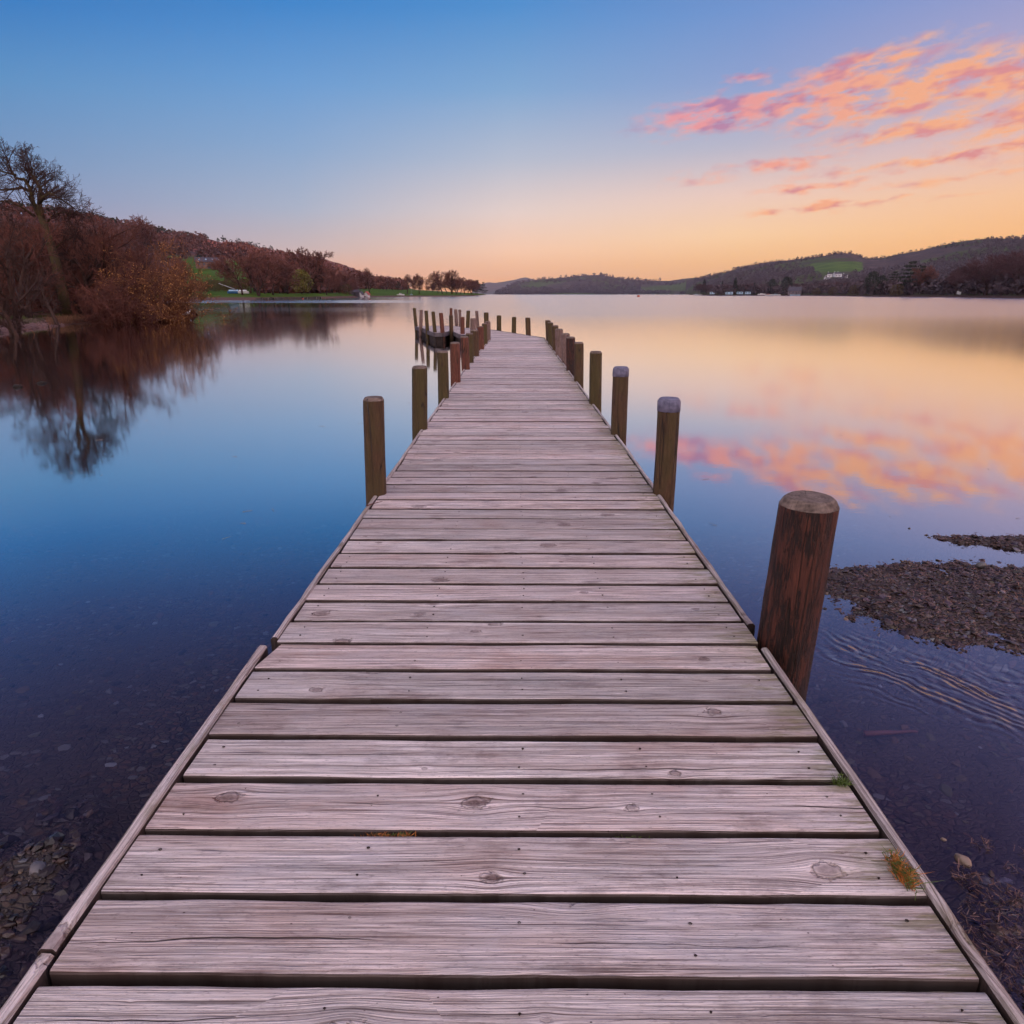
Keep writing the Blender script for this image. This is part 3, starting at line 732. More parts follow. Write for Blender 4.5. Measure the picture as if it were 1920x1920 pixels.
pts[:, 2] = np.minimum(pts[:, 2], -sz*.5-.004)
tag(link('bed_stones', stones_mesh('bed_stones', pts, sz, (.15, .35), .15), m_sub), 'scattered small stones lying under the shallow water', 'stones', kind='stuff')
# litter of twigs at the lower right
m_lit = simple('wet_litter', (.19, .095, .085), (.035, .018, .02), 30., .4, isl=1.3)
def sticks(name, pts, L, rad, mat, tilt=.12, label='', cat='litter'):
    n = len(pts); a = rng.uniform(0, 2*np.pi, n); e = rng.normal(0, tilt, n)
    D = np.stack([np.cos(a)*np.cos(e), np.sin(a)*np.cos(e), np.sin(e)], -1)*L[:, None]*.5
    V, Fq = prisms(pts-D, pts+D+rng.normal(0, .004, (n, 3)), rad, rad*.6, 3)
    return tag(link(name, mesh_np(name, V, Fq), mat), label, cat, kind='stuff')
def prisms(A, B, r0, r1, k=3):
    """vectorised open prisms from A to B"""
    n = len(A); D = B-A; L = np.linalg.norm(D, axis=1, keepdims=True)+1e-9; D = D/L
    ref = np.where(np.abs(D[:, 2:3]) < .9, np.array([[0, 0, 1.]]), np.array([[1., 0, 0]]))
    U = np.cross(D, ref); U /= np.linalg.norm(U, axis=1, keepdims=True)+1e-9; Wv = np.cross(D, U)
    an = np.arange(k)*2*np.pi/k
    ring = U[:, None]*np.cos(an)[None, :, None]+Wv[:, None]*np.sin(an)[None, :, None]
    r0 = np.broadcast_to(r0, (n,))[:, None, None]; r1 = np.broadcast_to(r1, (n,))[:, None, None]
    V = np.concatenate([A[:, None]+ring*r0, B[:, None]+ring*r1], 1).reshape(-1, 3)
    j = np.arange(k); q = np.stack([j, (j+1) % k, (j+1) % k+k, j+k], -1)
    Fq = (q[None]+(np.arange(n)*2*k)[:, None, None]).reshape(-1, 4)
    return V, Fq
pts = scatter(20000, .95, 2.3, .5, 1.75, lambda X, Y, Z: (Z > -.035) & (fbm(X, Y, 7, 6) > .42), rng)
pts[:, 2] = np.maximum(pts[:, 2], -.002)+.004+rng.uniform(0, .008, len(pts))
sticks('driftwood_litter', pts, rng.uniform(.005, .028, len(pts)), rng.uniform(.0005, .0014, len(pts)), m_lit, .15, 'tangle of wet reed stalks and twigs on the shore right of the jetty', 'litter')
pts = scatter(3000, 1.35, 3.4, 2.1, 3.9, lambda X, Y, Z: (Z > -.004), rng)
pts[:, 2] = np.maximum(pts[:, 2], 0)+.008+rng.uniform(0, .010, len(pts))
sticks('bank_litter', pts[:1500], rng.uniform(.008, .035, 1500), rng.uniform(.0008, .002, 1500), m_lit, .25, 'broken twigs and leaves scattered over the shingle bank', 'litter')
# single stones and sticks one can point at
def one_stone(px, py, w, h, label, mat, zoff=.0, flat=.45, seed=1):
    p = P(px, py, 0.); rs = np.random.default_rng(seed)
    bm_v, f = ico()
    # subdivide once
    me = bpy.data.meshes.new('stone'); me.from_pydata([tuple(q) for q in bm_v], [], [tuple(q) for q in f]); me.update()
    import bmesh
    bm = bmesh.new(); bm.from_mesh(me); bmesh.ops.subdivide_edges(bm, edges=bm.edges[:], cuts=2, use_grid_fill=True)
    for v_ in bm.verts:
        q = v_.co.normalized(); n_ = mnoise.noise(q*1.6+Vector((seed, 0, 0)))
        v_.co = Vector((q.x*w*(1+.3*n_), q.y*h*(1+.3*n_), q.z*w*flat*(1+.25*n_)))
    bm.to_mesh(me); bm.free(); me.polygons.foreach_set('use_smooth', [True]*len(me.polygons))
    o = link('stone', me, mat, loc=(p.x, p.y, zoff)); o.rotation_euler.z = seed*.7
    return tag(o, label, 'stone')
m_tan = simple('tan_stone', (.34, .25, .19), (.20, .14, .11), 40., .45, .002)
m_pale = simple('pale_blue_stone', (.32, .40, .46), (.2, .26, .31), 40., .5, .002)
m_dk = simple('dark_wet_stone', (.05, .045, .05), (.02, .018, .02), 30., .35, .003)
one_stone(1806, 1614, .024, .014, 'tan oval stone just clear of the water right of the jetty', m_tan, .0, .5, 3)
one_stone(1769, 1574, .007, .005, 'tiny tan stone beside the larger tan one', m_tan, .0, .6, 4)
one_stone(1838, 1068, .030, .020, 'rounded grey stone on the far edge of the shingle bank', simple('grey_stone', (.11, .11, .12), None, 40., .5), .026, .6, 5)
one_stone(1705, 991, .012, .008, 'small dark stone alone in the still water beyond the shingle', m_dk, .0, .5, 6)
one_stone(113, 1498, .016, .011, 'pale blue stone under the water left of the jetty', m_pale, -.03, .3, 7)
one_stone(72, 1632, .026, .018, 'grey stone standing out of the shallows at the left shore', simple('mid_grey_stone', (.14, .13, .15), None, 40., .5), .006, .6, 8)
m_dm = simple('dark_dry_stone', (.02, .016, .016), (.012, .010, .010), 30., 1.)
one_stone(33, 726, .075, .05, 'dark stone in the left reflections, nearer the frame edge', m_dm, .0, .6, 9)
one_stone(78, 719, .065, .045, 'dark stone in the left reflections, the right one of two', m_dm, .0, .6, 10)
def stick(px0, py0, px1, py1, z, rad, mat, label, bends=3, dz=0, amp=.01, cat='twig', fork=True):
    a, b = P(px0, py0, z), P(px1, py1, z); b.z += dz; mb = MB(); n = 9; pts_ = []
    L = (b-a).length; side = Vector((-(b-a).y, (b-a).x, 0)).normalized()
    for i in range(n+1):
        t = i/n; pts_.append(a.lerp(b, t)+side*amp*L*8*mnoise.noise((t*bends, px0, 0))+Vector((0, 0, .01*L*mnoise.noise((t*3, px0, 4)))))
    mb.tube([p-a for p in pts_], [rad*(1-.6*i/n) for i in range(n+1)], 5)
    if fork:
        for t, s_ in ((.45, 1), (.7, -1)):
            q = pts_[int(t*n)]-a; mb.tube([q, q+(b-a)*.16+side*s_*L*.10+Vector((0, 0, L*.05))], [rad*.6, rad*.25], 4)
    return tag(mb.build('twig', mat, loc=a), label, cat)
m_tw = simple('red_brown_twig', (.13, .03, .025), (.06, .015, .012), 40., .6)
stick(686, 948, 717, 940, DZ+.016, .0035, m_tw, 'thin red-brown twig lying across the left edge board near the first left post')
stick(398, 1497, 418, 1506, DZ-.004, .002, m_tw, 'small forked twig caught in a plank gap at the left edge')
stick(183, 1545, 122, 1650, -.035, .003, m_dk, 'long dark stick under the shallow water left of the jetty')
stick(1620, 1375, 1720, 1372, -.05, .012, simple('sunken_wood', (.16, .05, .04), None, 20., .6), 'short reddish log under the water right of the jetty', fork=False, amp=.004)
# the curling raised line of leaves in the stream
# grass and moss tufts on the deck
def tuft(px, py, n, spread, hgt, cols, label, z=DZ-.01, elong=(1, 1), name='grass_tuft', cat='grass tuft'):
    c = P(px, py, DZ); c.z = z
    root = empty(name, c); tag(root, label, cat, 'tufts growing between the planks')
    for ci, (cname, mat) in enumerate(cols):
        k = n//len(cols)
        A = np.stack([rng.normal(0, spread*elong[0], k), rng.normal(0, spread*elong[1], k), np.zeros(k)], -1)
        mids = A+np.stack([rng.normal(0, hgt*.25, k), rng.normal(0, hgt*.25, k), rng.uniform(.4, .7, k)*hgt], -1)
        tips = mids+np.stack([rng.normal(0, hgt*.5, k), rng.normal(0, hgt*.5, k), rng.uniform(.1, .4, k)*hgt], -1)
        w = .0011
        V1, F1 = prisms(A, mids, w, w*.8, 3); V2, F2 = prisms(mids, tips, w*.8, w*.1, 3)
        link(cname, mesh_np(cname, np.concatenate([V1, V2]), np.concatenate([F1, F2+len(V1)])), mat, root)
g_g = simple('green_blades', (.10, .16, .02), (.05, .08, .012), 30., .6, isl=.6)
g_o = simple('orange_dry_blades', (.52, .19, .03), (.30, .09, .02), 30., .6, isl=.6)
g_m = simple('brown_moss', (.12, .07, .02), (.05, .03, .01), 60., .9)
tuft(1692, 1640, 230, .012, .026, [('green_blade', g_g), ('dry_blade', g_o)], 'large orange and green grass tuft against the right edge board', DZ-.004, (.55, 1.6))
tuft(1575, 1466, 46, .006, .028, [('green_blade', g_g)], 'small green tuft at the right end of a plank gap', DZ-.012)
tuft(752, 1561, 60, .010, .010, [('green_blade', g_g), ('dry_blade', g_o)], 'low green and rust tuft in the plank gap left of centre', DZ-.012, (1.3, .22))
tuft(705, 1560, 90, .012, .009, [('dry_blade', g_o), ('moss', g_m)], 'flat rust-coloured moss patch in the plank gap beside the green tuft', DZ-.014, (1.2, .15), 'moss_patch', 'moss')
tuft(1182, 1566, 26, .014, .009, [('green_blade', g_g)], 'thin green tuft in the plank gap right of centre', DZ-.012, (1.2, .15))
fp = np.stack([rng.uniform(-5.5, 4.5, 90), rng.uniform(3.6, 10, 90), np.full(90, .0025)], -1); fp = fp[(np.abs(fp[:, 0]) > 1.1)]
sticks('floating_straw', fp, rng.uniform(.01, .07, len(fp)), rng.uniform(.0007, .0018, len(fp)), simple('pale_straw', (.36, .32, .30), (.2, .16, .15), 20., .6), .005, 'pale bits of straw and leaf floating on the still water')

# ------------------------------------------------------------------ LAND
class Land:
    """columns by azimuth (deg); each row k gives (distance, height)"""
    def __init__(s, cols):
        s.az = np.array([c[0] for c in cols]); s.D = np.array([[r_[0] for r_ in c[1]] for c in cols], float); s.Z = np.array([[r_[1] for r_ in c[1]] for c in cols], float)
    def rows(s, az):
        return [np.interp(az, s.az, s.D[:, k]) for k in range(s.D.shape[1])], [np.interp(az, s.az, s.Z[:, k]) for k in range(s.Z.shape[1])]
    def z(s, az, d):
        D, Z = s.rows(az); return float(np.interp(d, D, Z))
    def mesh(s, name, mat, nc=160, sub=7, amp=.03, seed=1, nsc=.01, detail=0.):
        az = np.linspace(s.az[0], s.az[-1], nc); D, Z = s.rows(az); K = len(D); V = []
        for k in range(K-1):
            for j in range(sub):
                t = j/sub; d = D[k]*(1-t)+D[k+1]*t; tz = t if k == 0 else t; zz = Z[k]*(1-tz)+Z[k+1]*tz
                V.append((d, zz, k+t))
        V.append((D[-1], Z[-1], K-1.))
        P3 = []
        for d, zz, kk in V:
            x_ = d*np.sin(np.radians(az)); y_ = d*np.cos(np.radians(az))
            a = amp*np.maximum(zz, 0)*min(1, max(0, kk-.6))
            zz2 = zz+(fbm(x_, y_, nsc, seed, 4)-.5)*2*a
            P3.append(np.stack([x_, y_, zz2], -1))
        A = np.array(P3); nr = A.shape[0]
        I, J = np.meshgrid(np.arange(nc-1), np.arange(nr-1)); a = (J*nc+I).ravel()
        Fq = np.stack([a, a+1, a+nc+1, a+nc], -1)
        s.obj = link(name, mesh_np(name, A.reshape(-1, 3), Fq, True), mat); tag(s.obj, kind='structure'); return s.obj
def zpx(py, d, px=960):
    """height of something at ground distance d seen at pixel (px,py)"""
    a, e = azel(px, py); return H+d*math.tan(R(e))
def A_(px): return azel(px, HOR)[0]
def col_(px, shore, rows, ridge):
    d3, y3 = ridge
    out = [(shore*.96-3, -1.2), (shore, .05)]
    for (d, yy) in rows: out.append((d, zpx(yy, d, px)))
    zr = zpx(y3, d3, px)
    out += [(d3, zr), (d3*1.1, zr*.8), (d3*1.22, -1.)]
    return (A_(px) if px < 2600 else None, out)
m_hl, N = newmat('left_hillside_ground')
co_ = objco(N); x, y, z = N.sep(co_)
n1 = N.noise(co_, .012, 5, .6); n2 = N.noise(co_, .06, 4, .6)
hill = N.mix(N.mr(n2, .35, .65), (.08, .028, .022), (.24, .085, .066))
hill = N.mix(N.mr(n1, .52, .60), hill, (.06, .04, .045))
grass = N.mix(N.mr(N.noise(co_, .09, 5, .7), .3, .7), (.035, .075, .008), (.075, .14, .012))
shore_c = (.12, .07, .065)
col = N.mix(N.mr(N.m('MULTIPLY_ADD', n2, 6, z), 27, 33), grass, hill)
col = N.mix(N.mr(N.m('MULTIPLY_ADD', n2, .5, z), .75, 1.0), shore_c, col)
pbr(N, col, .9, N.bump(n2, 1., 1.5), spec=.1)
Lh = Land([
    col_(-900, 45, [(60, 545), (140, 530), (260, 470)], (420, 250)),
    col_(-300, 80, [(110, 549), (170, 540), (300, 480)], (520, 330)),
    col_(0, 130, [(160, 549), (230, 542), (380, 500)], (650, 388)),
    col_(150, 150, [(180, 549.5), (250, 545), (400, 503)], (700, 408)),
    col_(230, 160, [(195, 550), (260, 547), (430, 500)], (760, 423)),
    col_(340, 176, [(205, 551), (262, 548), (450, 505)], (900, 443)),
    col_(400, 178, [(205, 551), (262, 548), (480, 504)], (1050, 450)),
    col_(470, 182, [(208, 551), (262, 549), (500, 506)], (1300, 459)),
    col_(540, 205, [(230, 551.2), (290, 550), (600, 520)], (1600, 472)),
    col_(600, 240, [(262, 551.3), (340, 549), (700, 530)], (1850, 482)),
    col_(640, 280, [(300, 551.3), (390, 548), (800, 536)], (2000, 494)),
    col_(700, 363, [(390, 551.4), (520, 543), (1000, 540)], (2200, 516)),
    col_(740, 390, [(415, 551.4), (560, 544), (1100, 542)], (2300, 532)),
    col_(780, 403, [(430, 551.4), (570, 546), (1100, 544)], (2400, 543)),
    col_(850, 425, [(450, 551.6), (600, 549.5), (1100, 548.5)], (2400, 547.5)),
    col_(888, 600, [(640, 551.6), (750, 550.8), (1100, 550)], (2400, 549.5)),
    col_(904, 900, [(940, 551.5), (1000, 551.2), (1200, 551)], (2400, 550.8)),
    col_(912, 2000, [(2050, 551.4), (2100, 551.4), (2200, 551.4)], (2400, 551.4))])
Lh.mesh('left_hills', m_hl, 200, 8, .05, 3, .012)
m_hr, N = newmat('right_hillside_ground')
co_ = objco(N); x, y, z = N.sep(co_)
n1 = N.noise(co_, .006, 5, .6); n2 = N.noise(co_, .035, 5, .65)
hill = N.mix(N.mr(n2, .35, .65), (.040, .030, .034), (.085, .055, .05))
hill = N.mix(N.mr(n1, .50, .56), hill, N.mix(n2, (.03, .05, .012), (.07, .09, .02)))
hill = N.mix(N.m('MULTIPLY', N.mr(N.noise(co_, .02, 4, .7), .60, .66), .6), hill, (.16, .12, .12))
# the big pasture above the white farm
px_, py_ = 1560, 515
pa = azel(1565, 512)[0]
az_ = N.m('MULTIPLY', N.m('ARCTAN2', x, y), 180/math.pi)
grassr = N.mix(N.mr(N.noise(co_, .03, 4), .3, .7), (.04, .085, .012), (.09, .15, .02))
fm = N.m('MULTIPLY', N.mr(N.m('ABSOLUTE', N.m('SUBTRACT', N.m('MULTIPLY_ADD', n1, 1.2, az_), azel(1567, 512)[0]+.6)), 1.55, 1.7, 1, 0), N.mr(N.m('ABSOLUTE', N.m('SUBTRACT', N.m('MULTIPLY_ADD', n1, 14, z), 55+7)), 13, 15, 1, 0))
hill = N.mix(fm, hill, grassr)
col = N.mix(N.mr(N.m('MULTIPLY_ADD', n2, .8, z), 1.0, 1.4), (.07, .04, .038), N.mix(N.mr(z, 8, 14), (.045, .05, .018), hill))
pbr(N, col, .9, N.bump(n2, 1., 3.), spec=.1)
def far_col(az, shore, rows, ridge):
    return (az, [(shore*.97, -1.2), (shore, .05)]+rows+[ridge, (ridge[0]*1.3, ridge[1]*.7), (ridge[0]*1.7, -1.)])
Rh = Land([
    col_(1285, 2100, [(2150, 551.3), (2300, 548), (2450, 540)], (2700, 524)),
    col_(1305, 900, [(940, 551.4), (1300, 550), (2000, 540)], (2600, 522)),
    col_(1345, 645, [(690, 551.4), (1000, 549), (1600, 538)], (2500, 513.5)),
    col_(1380, 690, [(730, 551.4), (1000, 548), (1500, 530)], (2300, 503)),
    col_(1440, 715, [(750, 551.4), (1000, 547), (1400, 528)], (2200, 490)),
    col_(1500, 700, [(740, 551.4), (980, 546), (1400, 524)], (2100, 484)),
    col_(1560, 620, [(660, 551.4), (950, 546), (1400, 519)], (2000, 475)),
    col_(1590, 560, [(600, 551.4), (930, 546), (1400, 518)], (2000, 476)),
    col_(1612, 520, [(560, 551.4), (900, 546), (1400, 520)], (2000, 485.5)),
    col_(1645, 450, [(500, 551.4), (880, 546), (1400, 520)], (2000, 485)),
    col_(1680, 430, [(480, 551.4), (860, 545), (1350, 518)], (1950, 478)),
    col_(1720, 405, [(450, 551.2), (850, 545), (1300, 516)], (1900, 470)),
    col_(1760, 395, [(440, 551.0), (820, 544), (1300, 510)], (1900, 460)),
    col_(1830, 360, [(410, 550.8), (800, 542), (1250, 500)], (1800, 449.5)),
    col_(1885, 322, [(370, 550.5), (780, 540), (1200, 498)], (1800, 448)),
    col_(1925, 305, [(350, 550), (760, 540), (1150, 490)], (1700, 441)),
    far_col(42, 230, [(260, 2.), (600, 15), (1000, 60)], (1600, 150)),
    far_col(55, 180, [(220, 3.), (500, 15), (900, 60)], (1500, 150)),
    far_col(75, 120, [(160, 3.), (400, 12), (800, 50)], (1400, 130)),
    far_col(100, 90, [(120, 3.), (300, 12), (600, 40)], (1200, 90))])
Rh.mesh('right_hills', m_hr, 260, 8, .05, 5, .006)
m_hc, N = newmat('centre_hillside_ground')
co_ = objco(N); n1 = N.noise(co_, .004, 5, .6); n2 = N.noise(co_, .02, 5, .65)
hill = N.mix(N.mr(n2, .35, .65), (.045, .032, .036), (.085, .06, .05))
hill = N.mix(N.mr(n1, .5, .55), hill, (.06, .085, .022))
pbr(N, hill, .9, N.bump(n2, 1., 4.), spec=.1)
ridge = [(925, 551), (934, 547.6), (952, 538.5), (970, 531), (988.5, 527.3), (1014.6, 524), (1061, 520.5), (1093, 516.9), (1126, 515.3), (1147, 519), (1163, 523), (1194, 524.3), (1210, 527.3), (1236, 526.5), (1252, 527), (1278, 523.5), (1306, 521), (1343, 517), (1400, 517)]
Ch = Land([col_(px, 2900, [(2930, 551.2), (3000, 549), (3150, 551.4-(551.4-yy)*.55)], (3500, yy)) for px, yy in ridge])
Ch.mesh('centre_hills', m_hc, 120, 6, .04, 8, .004)
ridge2 = [(885, 540), (895, 536), (905, 532), (915.6, 529.4), (928.6, 530.7), (945, 528.5), (962.5, 525.5), (976, 521.5), (986, 519.9), (997.7, 523), (1015, 527), (1040, 533), (1100, 540)]
C2 = Land([col_(px, 4800, [(4850, 551.2), (5000, 549), (5200, 551.4-(551.4-yy)*.5)], (5600, yy)) for px, yy in ridge2])
m_h2 = simple('far_fell_ground', (.10, .06, .05), (.045, .05, .035), .004, .9)
C2.mesh('distant_fell', m_h2, 90, 6, .04, 11, .003)
# near left spit of wooded shore
m_ls, N = newmat('left_bank_ground')
co_ = objco(N); x, y, z = N.sep(co_); n2 = N.noise(co_, 1.2, 5, .65); n3 = N.noise(co_, .35, 3)
col = N.mix(N.mr(n2, .35, .65), (.05, .025, .022), (.15, .075, .06))
col = N.mix(N.m('MULTIPLY', N.mr(n3, .48, .56), N.mr(z, .22, .35)), col, (.05, .075, .015))
pbr(N, col, .9, N.bump(N.noise(co_, 4., 5, .7), 1., .06), spec=.2)
def spit(px, py_shore, back):
    p = P(px, py_shore, 0); d = math.hypot(p.x, p.y)
    return (math.degrees(math.atan2(p.x, p.y)), [(d-1.2, -.35), (d, .02), (d+2.5, .16), (d+7, .42), (d+back*.6, .8), (d+back, .6), (d+back*1.15+2, -.4)])
Sp = Land([(-75, [(8, -.35), (10, .02), (12, .2), (16, .5), (50, 1.3), (80, 1.6), (90, .5)]), (-55, [(14, -.35), (16, .02), (19, .2), (24, .5), (60, 1.3), (90, 1.6), (100, .5)]),
           spit(-120, 648, 70), spit(0, 625, 70), spit(60, 617, 65), spit(110, 611, 60), spit(150, 607, 50), spit(200, 604.5, 35), spit(250, 602, 22), spit(300, 598.5, 10), spit(345, 594, 5), (lambda t: (t[0], [(a, b*.3) for a, b in t[1]]))(spit(366, 591.5, 1.5)), (lambda t: (t[0], [(a, -.4) for a, b in t[1]]))(spit(384, 590, .3))])
Sp.mesh('left_bank', m_ls, 150, 6, .12, 13, .7)

# ------------------------------------------------------------------ TREES
class Tree:
    def __init__(s, seed): s.r = random.Random(seed); s.trunk = MB(); s.A = []; s.B = []; s.r0 = []; s.r1 = []; s.tips = []
    def seg(s, a, b, ra, rb): s.A.append(a); s.B.append(b); s.r0.append(ra); s.r1.append(rb)
    def limb(s, pts, r0, r1, k=7):
        n = len(pts); s.trunk.tube(pts, [r0+(r1-r0)*i/(n-1) for i in range(n)], k)
    def grow(s, p, d, L, r, lvl, top, prm):
        """branch of level lvl; below prm['tube'] it is a tube, above it straight prisms"""
        rr = s.r; n = 4 if lvl < 3 else 3; pts = [p.copy()]; q = p.copy(); dd = d.normalized()
        for i in range(n):
            dd = (dd+Vector((rr.gauss(0, 1), rr.gauss(0, 1), rr.gauss(0, 1)))*prm['wob']+Vector((0, 0, prm['up']))).normalized()
            q = q+dd*(L/n); pts.append(q.copy())
        re = max(r*.45, prm['rmin'])
        if lvl <= prm['tube']: s.limb(pts, r, re, 7 if lvl == 0 else 5)
        else:
            for i in range(n): s.seg(pts[i], pts[i+1], r+(re-r)*i/n, r+(re-r)*(i+1)/n)
        if lvl >= top: s.tips.append(pts[-1]); return
        nk = prm['kids'][min(lvl, len(prm['kids'])-1)]
        for i in range(nk):
            t = prm['start'] if lvl == 0 else .2; t = t+(1-t)*((i+rr.random())/nk)
            k = min(n-1, int(t*n)); base = pts[k].lerp(pts[k+1], t*n-k); ax = (pts[k+1]-pts[k]).normalized()
            pr = ax.cross(Vector((rr.gauss(0, 1), rr.gauss(0, 1), rr.gauss(0, 1)))).normalized()
            an = R(rr.uniform(*prm['ang'])); nd = ax*math.cos(an)+pr*math.sin(an)
            s.grow(base, nd, L*rr.uniform(*prm['len'])*(1.1-.35*t), max(r*(1-.5*t)*.55, prm['rmin']), lvl+1, top, prm)
    def finish(s, root, bark, twig, rmul=1.):
        o = s.trunk.build('trunk', bark, root)
        V, Fq = prisms(np.array([tuple(a) for a in s.A]), np.array([tuple(a) for a in s.B]), np.array(s.r0)*rmul, np.array(s.r1)*rmul, 3)
        link('crown', mesh_np('crown', V, Fq), twig, root)
PRM = dict(wob=.16, up=.06, rmin=.008, tube=1, kids=[9, 7, 6, 5, 4], start=.3, ang=(28, 62), len=(.5, .72))
def bare_tree(name, loc, h, seed, top=4, rmin=.008, bark='bark', twig='twig', spread=1., lean=(0, 0), r0=None, kids=None, start=.3, up=.06, forks=1):
    root = empty(name, loc); t = Tree(seed); prm = dict(PRM); prm['rmin'] = rmin; prm['start'] = start; prm['up'] = up
    if kids: prm['kids'] = kids
    prm['len'] = (.46*spread, .66*spread)
    rs = random.Random(seed)
    for fk in range(forks):
        dr = Vector((lean[0]+rs.uniform(-.12, .12)*(forks > 1)*2, lean[1], 1))
        t.grow(Vector((0, 0, -.2)), dr, h*.72/(1+.12*fk), r0 or h*.022, 0, top, prm)
    t.finish(root, M[bark], M[twig]); return root
# --- the tall leaning tree at the far left, limbs placed after the photograph
YT = 37.0
def pt(px, py, y=YT): return PY(px, py, y)
base = pt(122, 589); root = empty('bare_tree', base); T = Tree(11)
tag(root, 'tallest bare tree, leaning left, with twin mossy stems on the left bank', 'tree')
def L_(pl, r0, r1, k=8, y=None, kids=0, lvl=2, top=5, LL=1.6, prm=None):
    pts = []
    for i, q in enumerate(pl):
        yy = YT+(q[2] if len(q) > 2 else 0); pts.append(pt(q[0], q[1], yy)-base)
    T.limb(pts, r0, r1, k)
    prm = prm or dict(PRM, rmin=.0065, tube=1, kids=[9, 6, 4, 3, 3], len=(.5, .75), up=.05)
    rr = T.r
    for i in range(kids):
        t = .15+.85*(i+rr.random())/kids; n = len(pts)-1; k_ = min(n-1, int(t*n)); b = pts[k_].lerp(pts[k_+1], t*n-k_); ax = (pts[k_+1]-pts[k_]).normalized()
        pr = ax.cross(Vector((rr.gauss(0, 1), rr.gauss(0, 1), rr.gauss(0, 1)))).normalized(); an = R(rr.uniform(28, 65))
        T.grow(b, ax*math.cos(an)+pr*math.sin(an)+Vector((0, 0, .15)), LL*rr.uniform(.7, 1.2)*(1.15-.5*t), (r0+(r1-r0)*t)*.5, lvl, top, prm)
    rr_ = T.r
    if kids: T.grow(pts[-1], pts[-1]-pts[-2], LL*.9, r1, lvl, top, prm)
L_([(126, 593), (117, 545), (107, 500), (96, 462), (84, 424), (76, 404)], .26, .15, 10)
L_([(110, 560, .6), (103, 520, .5), (98, 480, .4), (92, 450, .3)], .12, .07, 8)
L_([(76, 406), (69, 396), (62.5, 380), (56, 352), (45, 336), (29, 334), (24, 322)], .13, .035, 7, kids=13, LL=1.15)
L_([(82, 420), (74, 385), (76, 355), (67, 338), (58, 326), (52, 318)], .14, .03, 7, kids=14, LL=1.1)
L_([(75, 380, -.3), (80, 370, -.6), (94, 362, -1), (112, 372, -1.2), (136, 388, -1.3)], .08, .025, 6, kids=16, LL=1.1)
L_([(84, 424, .2), (98, 404, .4), (118, 398, .6), (146, 402, .8)], .06, .018, 6, kids=14, LL=.9)
L_([(100, 470, .2), (118, 452, .4), (136, 446, .5)], .05, .015, 6, kids=8, LL=.9)
L_([(52, 345, .2), (60, 318, .3), (56, 302, .4)], .05, .018, 6, kids=7, LL=.8)
L_([(24, 325, .2), (14, 306, .3), (12, 296, .3)], .045, .018, 6, kids=7, LL=.8)
L_([(58, 360, .5), (42, 352, .8), (21, 355, 1), (0, 356, 1.2), (-30, 350, 1.5)], .08, .025, 6, kids=9, LL=1.3)
L_([(65, 406), (52, 396, -.4), (40, 388, -.7), (12, 376, -1), (-12, 380, -1.2)], .07, .02, 6, kids=9, LL=1.2)
L_([(88, 440), (70, 432, .3), (46, 432, .5), (22, 448, .8)], .06, .02, 6, kids=7, LL=1.2)
L_([(72, 352), (86, 345, .4), (92, 338, .7)], .05, .02, 6, kids=8, LL=.9)
L_([(30, 328), (12, 324, .3), (-6, 318, .5), (-26, 320, .5)], .05, .02, 6, kids=8, LL=.9)
T.finish(root, M['bark_moss'], M['twig_dark'])
# two slim stems growing by its foot
def on_bank(px, d):
    az = A_(px); return Vector((d*math.sin(R(az)), d*math.cos(R(az)), Sp.z(az, d)-.05))
GB = 'bare trees on the left bank'
spec = [  # px, d, height, seed, lean, forks, label, twig, spread
    (100, 38, 3.0, 21, (-.5, 0), 1, 'slender dark sapling leaning left at the foot of the tallest tree', 'twig_dark', .6),
    (187, 44, 6.0, 22, (-.06, 0), 2, 'bare tree with fanned crown, right of the tallest tree', 'twig', 1.0),
    (12, 32, 4.6, 23, (.02, 0), 1, 'dark bare tree at the left frame edge of the bank', 'twig_dark', .95),
    (48, 40, 5.4, 24, (-.3, .1), 2, 'crooked leaning bare tree between the frame edge and the tallest tree', 'twig', .9),
    (150, 45, 5.6, 26, (.05, 0), 2, 'dark forked bare tree just right of the tallest tree', 'twig_dark', .9),
    (222, 46, 4.6, 27, (.1, 0), 2, 'dark bare tree rising behind the left edge of the golden willow', 'twig_dark', .9),
    (78, 46, 6.0, 28, (.05, 0), 1, 'upright dark bare tree directly behind the tallest tree', 'twig_dark', .8),
    (28, 30, 2.6, 25, (-.7, .1), 2, 'low leaning stump tree with upturned stems by the shingle at the left', 'twig_dark', .8)]
for px, d, h, sd_, ln, fk, lb, tw, spr in spec:
    o = bare_tree('bare_tree', on_bank(px, d), h, sd_, 4, .007, 'bark', tw, spr, ln, forks=fk, r0=.05+h*.013, kids=[8, 6, 5, 4])
    tag(o, lb, 'tree', GB)
shared = 'reddish bare tree among the dense twiggy wood behind the left bank'
protos = []
for k in range(3):
    o = bare_tree('bare_tree', (0, 0, 0), 10, 40+k, 4, .017, 'bark', 'twig', 1.08, forks=1+k % 2, kids=[12, 8, 6, 4], start=.2, r0=.2)
    protos.append(o)
def top_of(o):
    zm = 0
    for ch in o.children:
        n = len(ch.data.vertices); a = np.empty(n*3, np.float32); ch.data.vertices.foreach_get('co', a); zm = max(zm, float(np.percentile(a[2::3], 99.6)))
    return zm
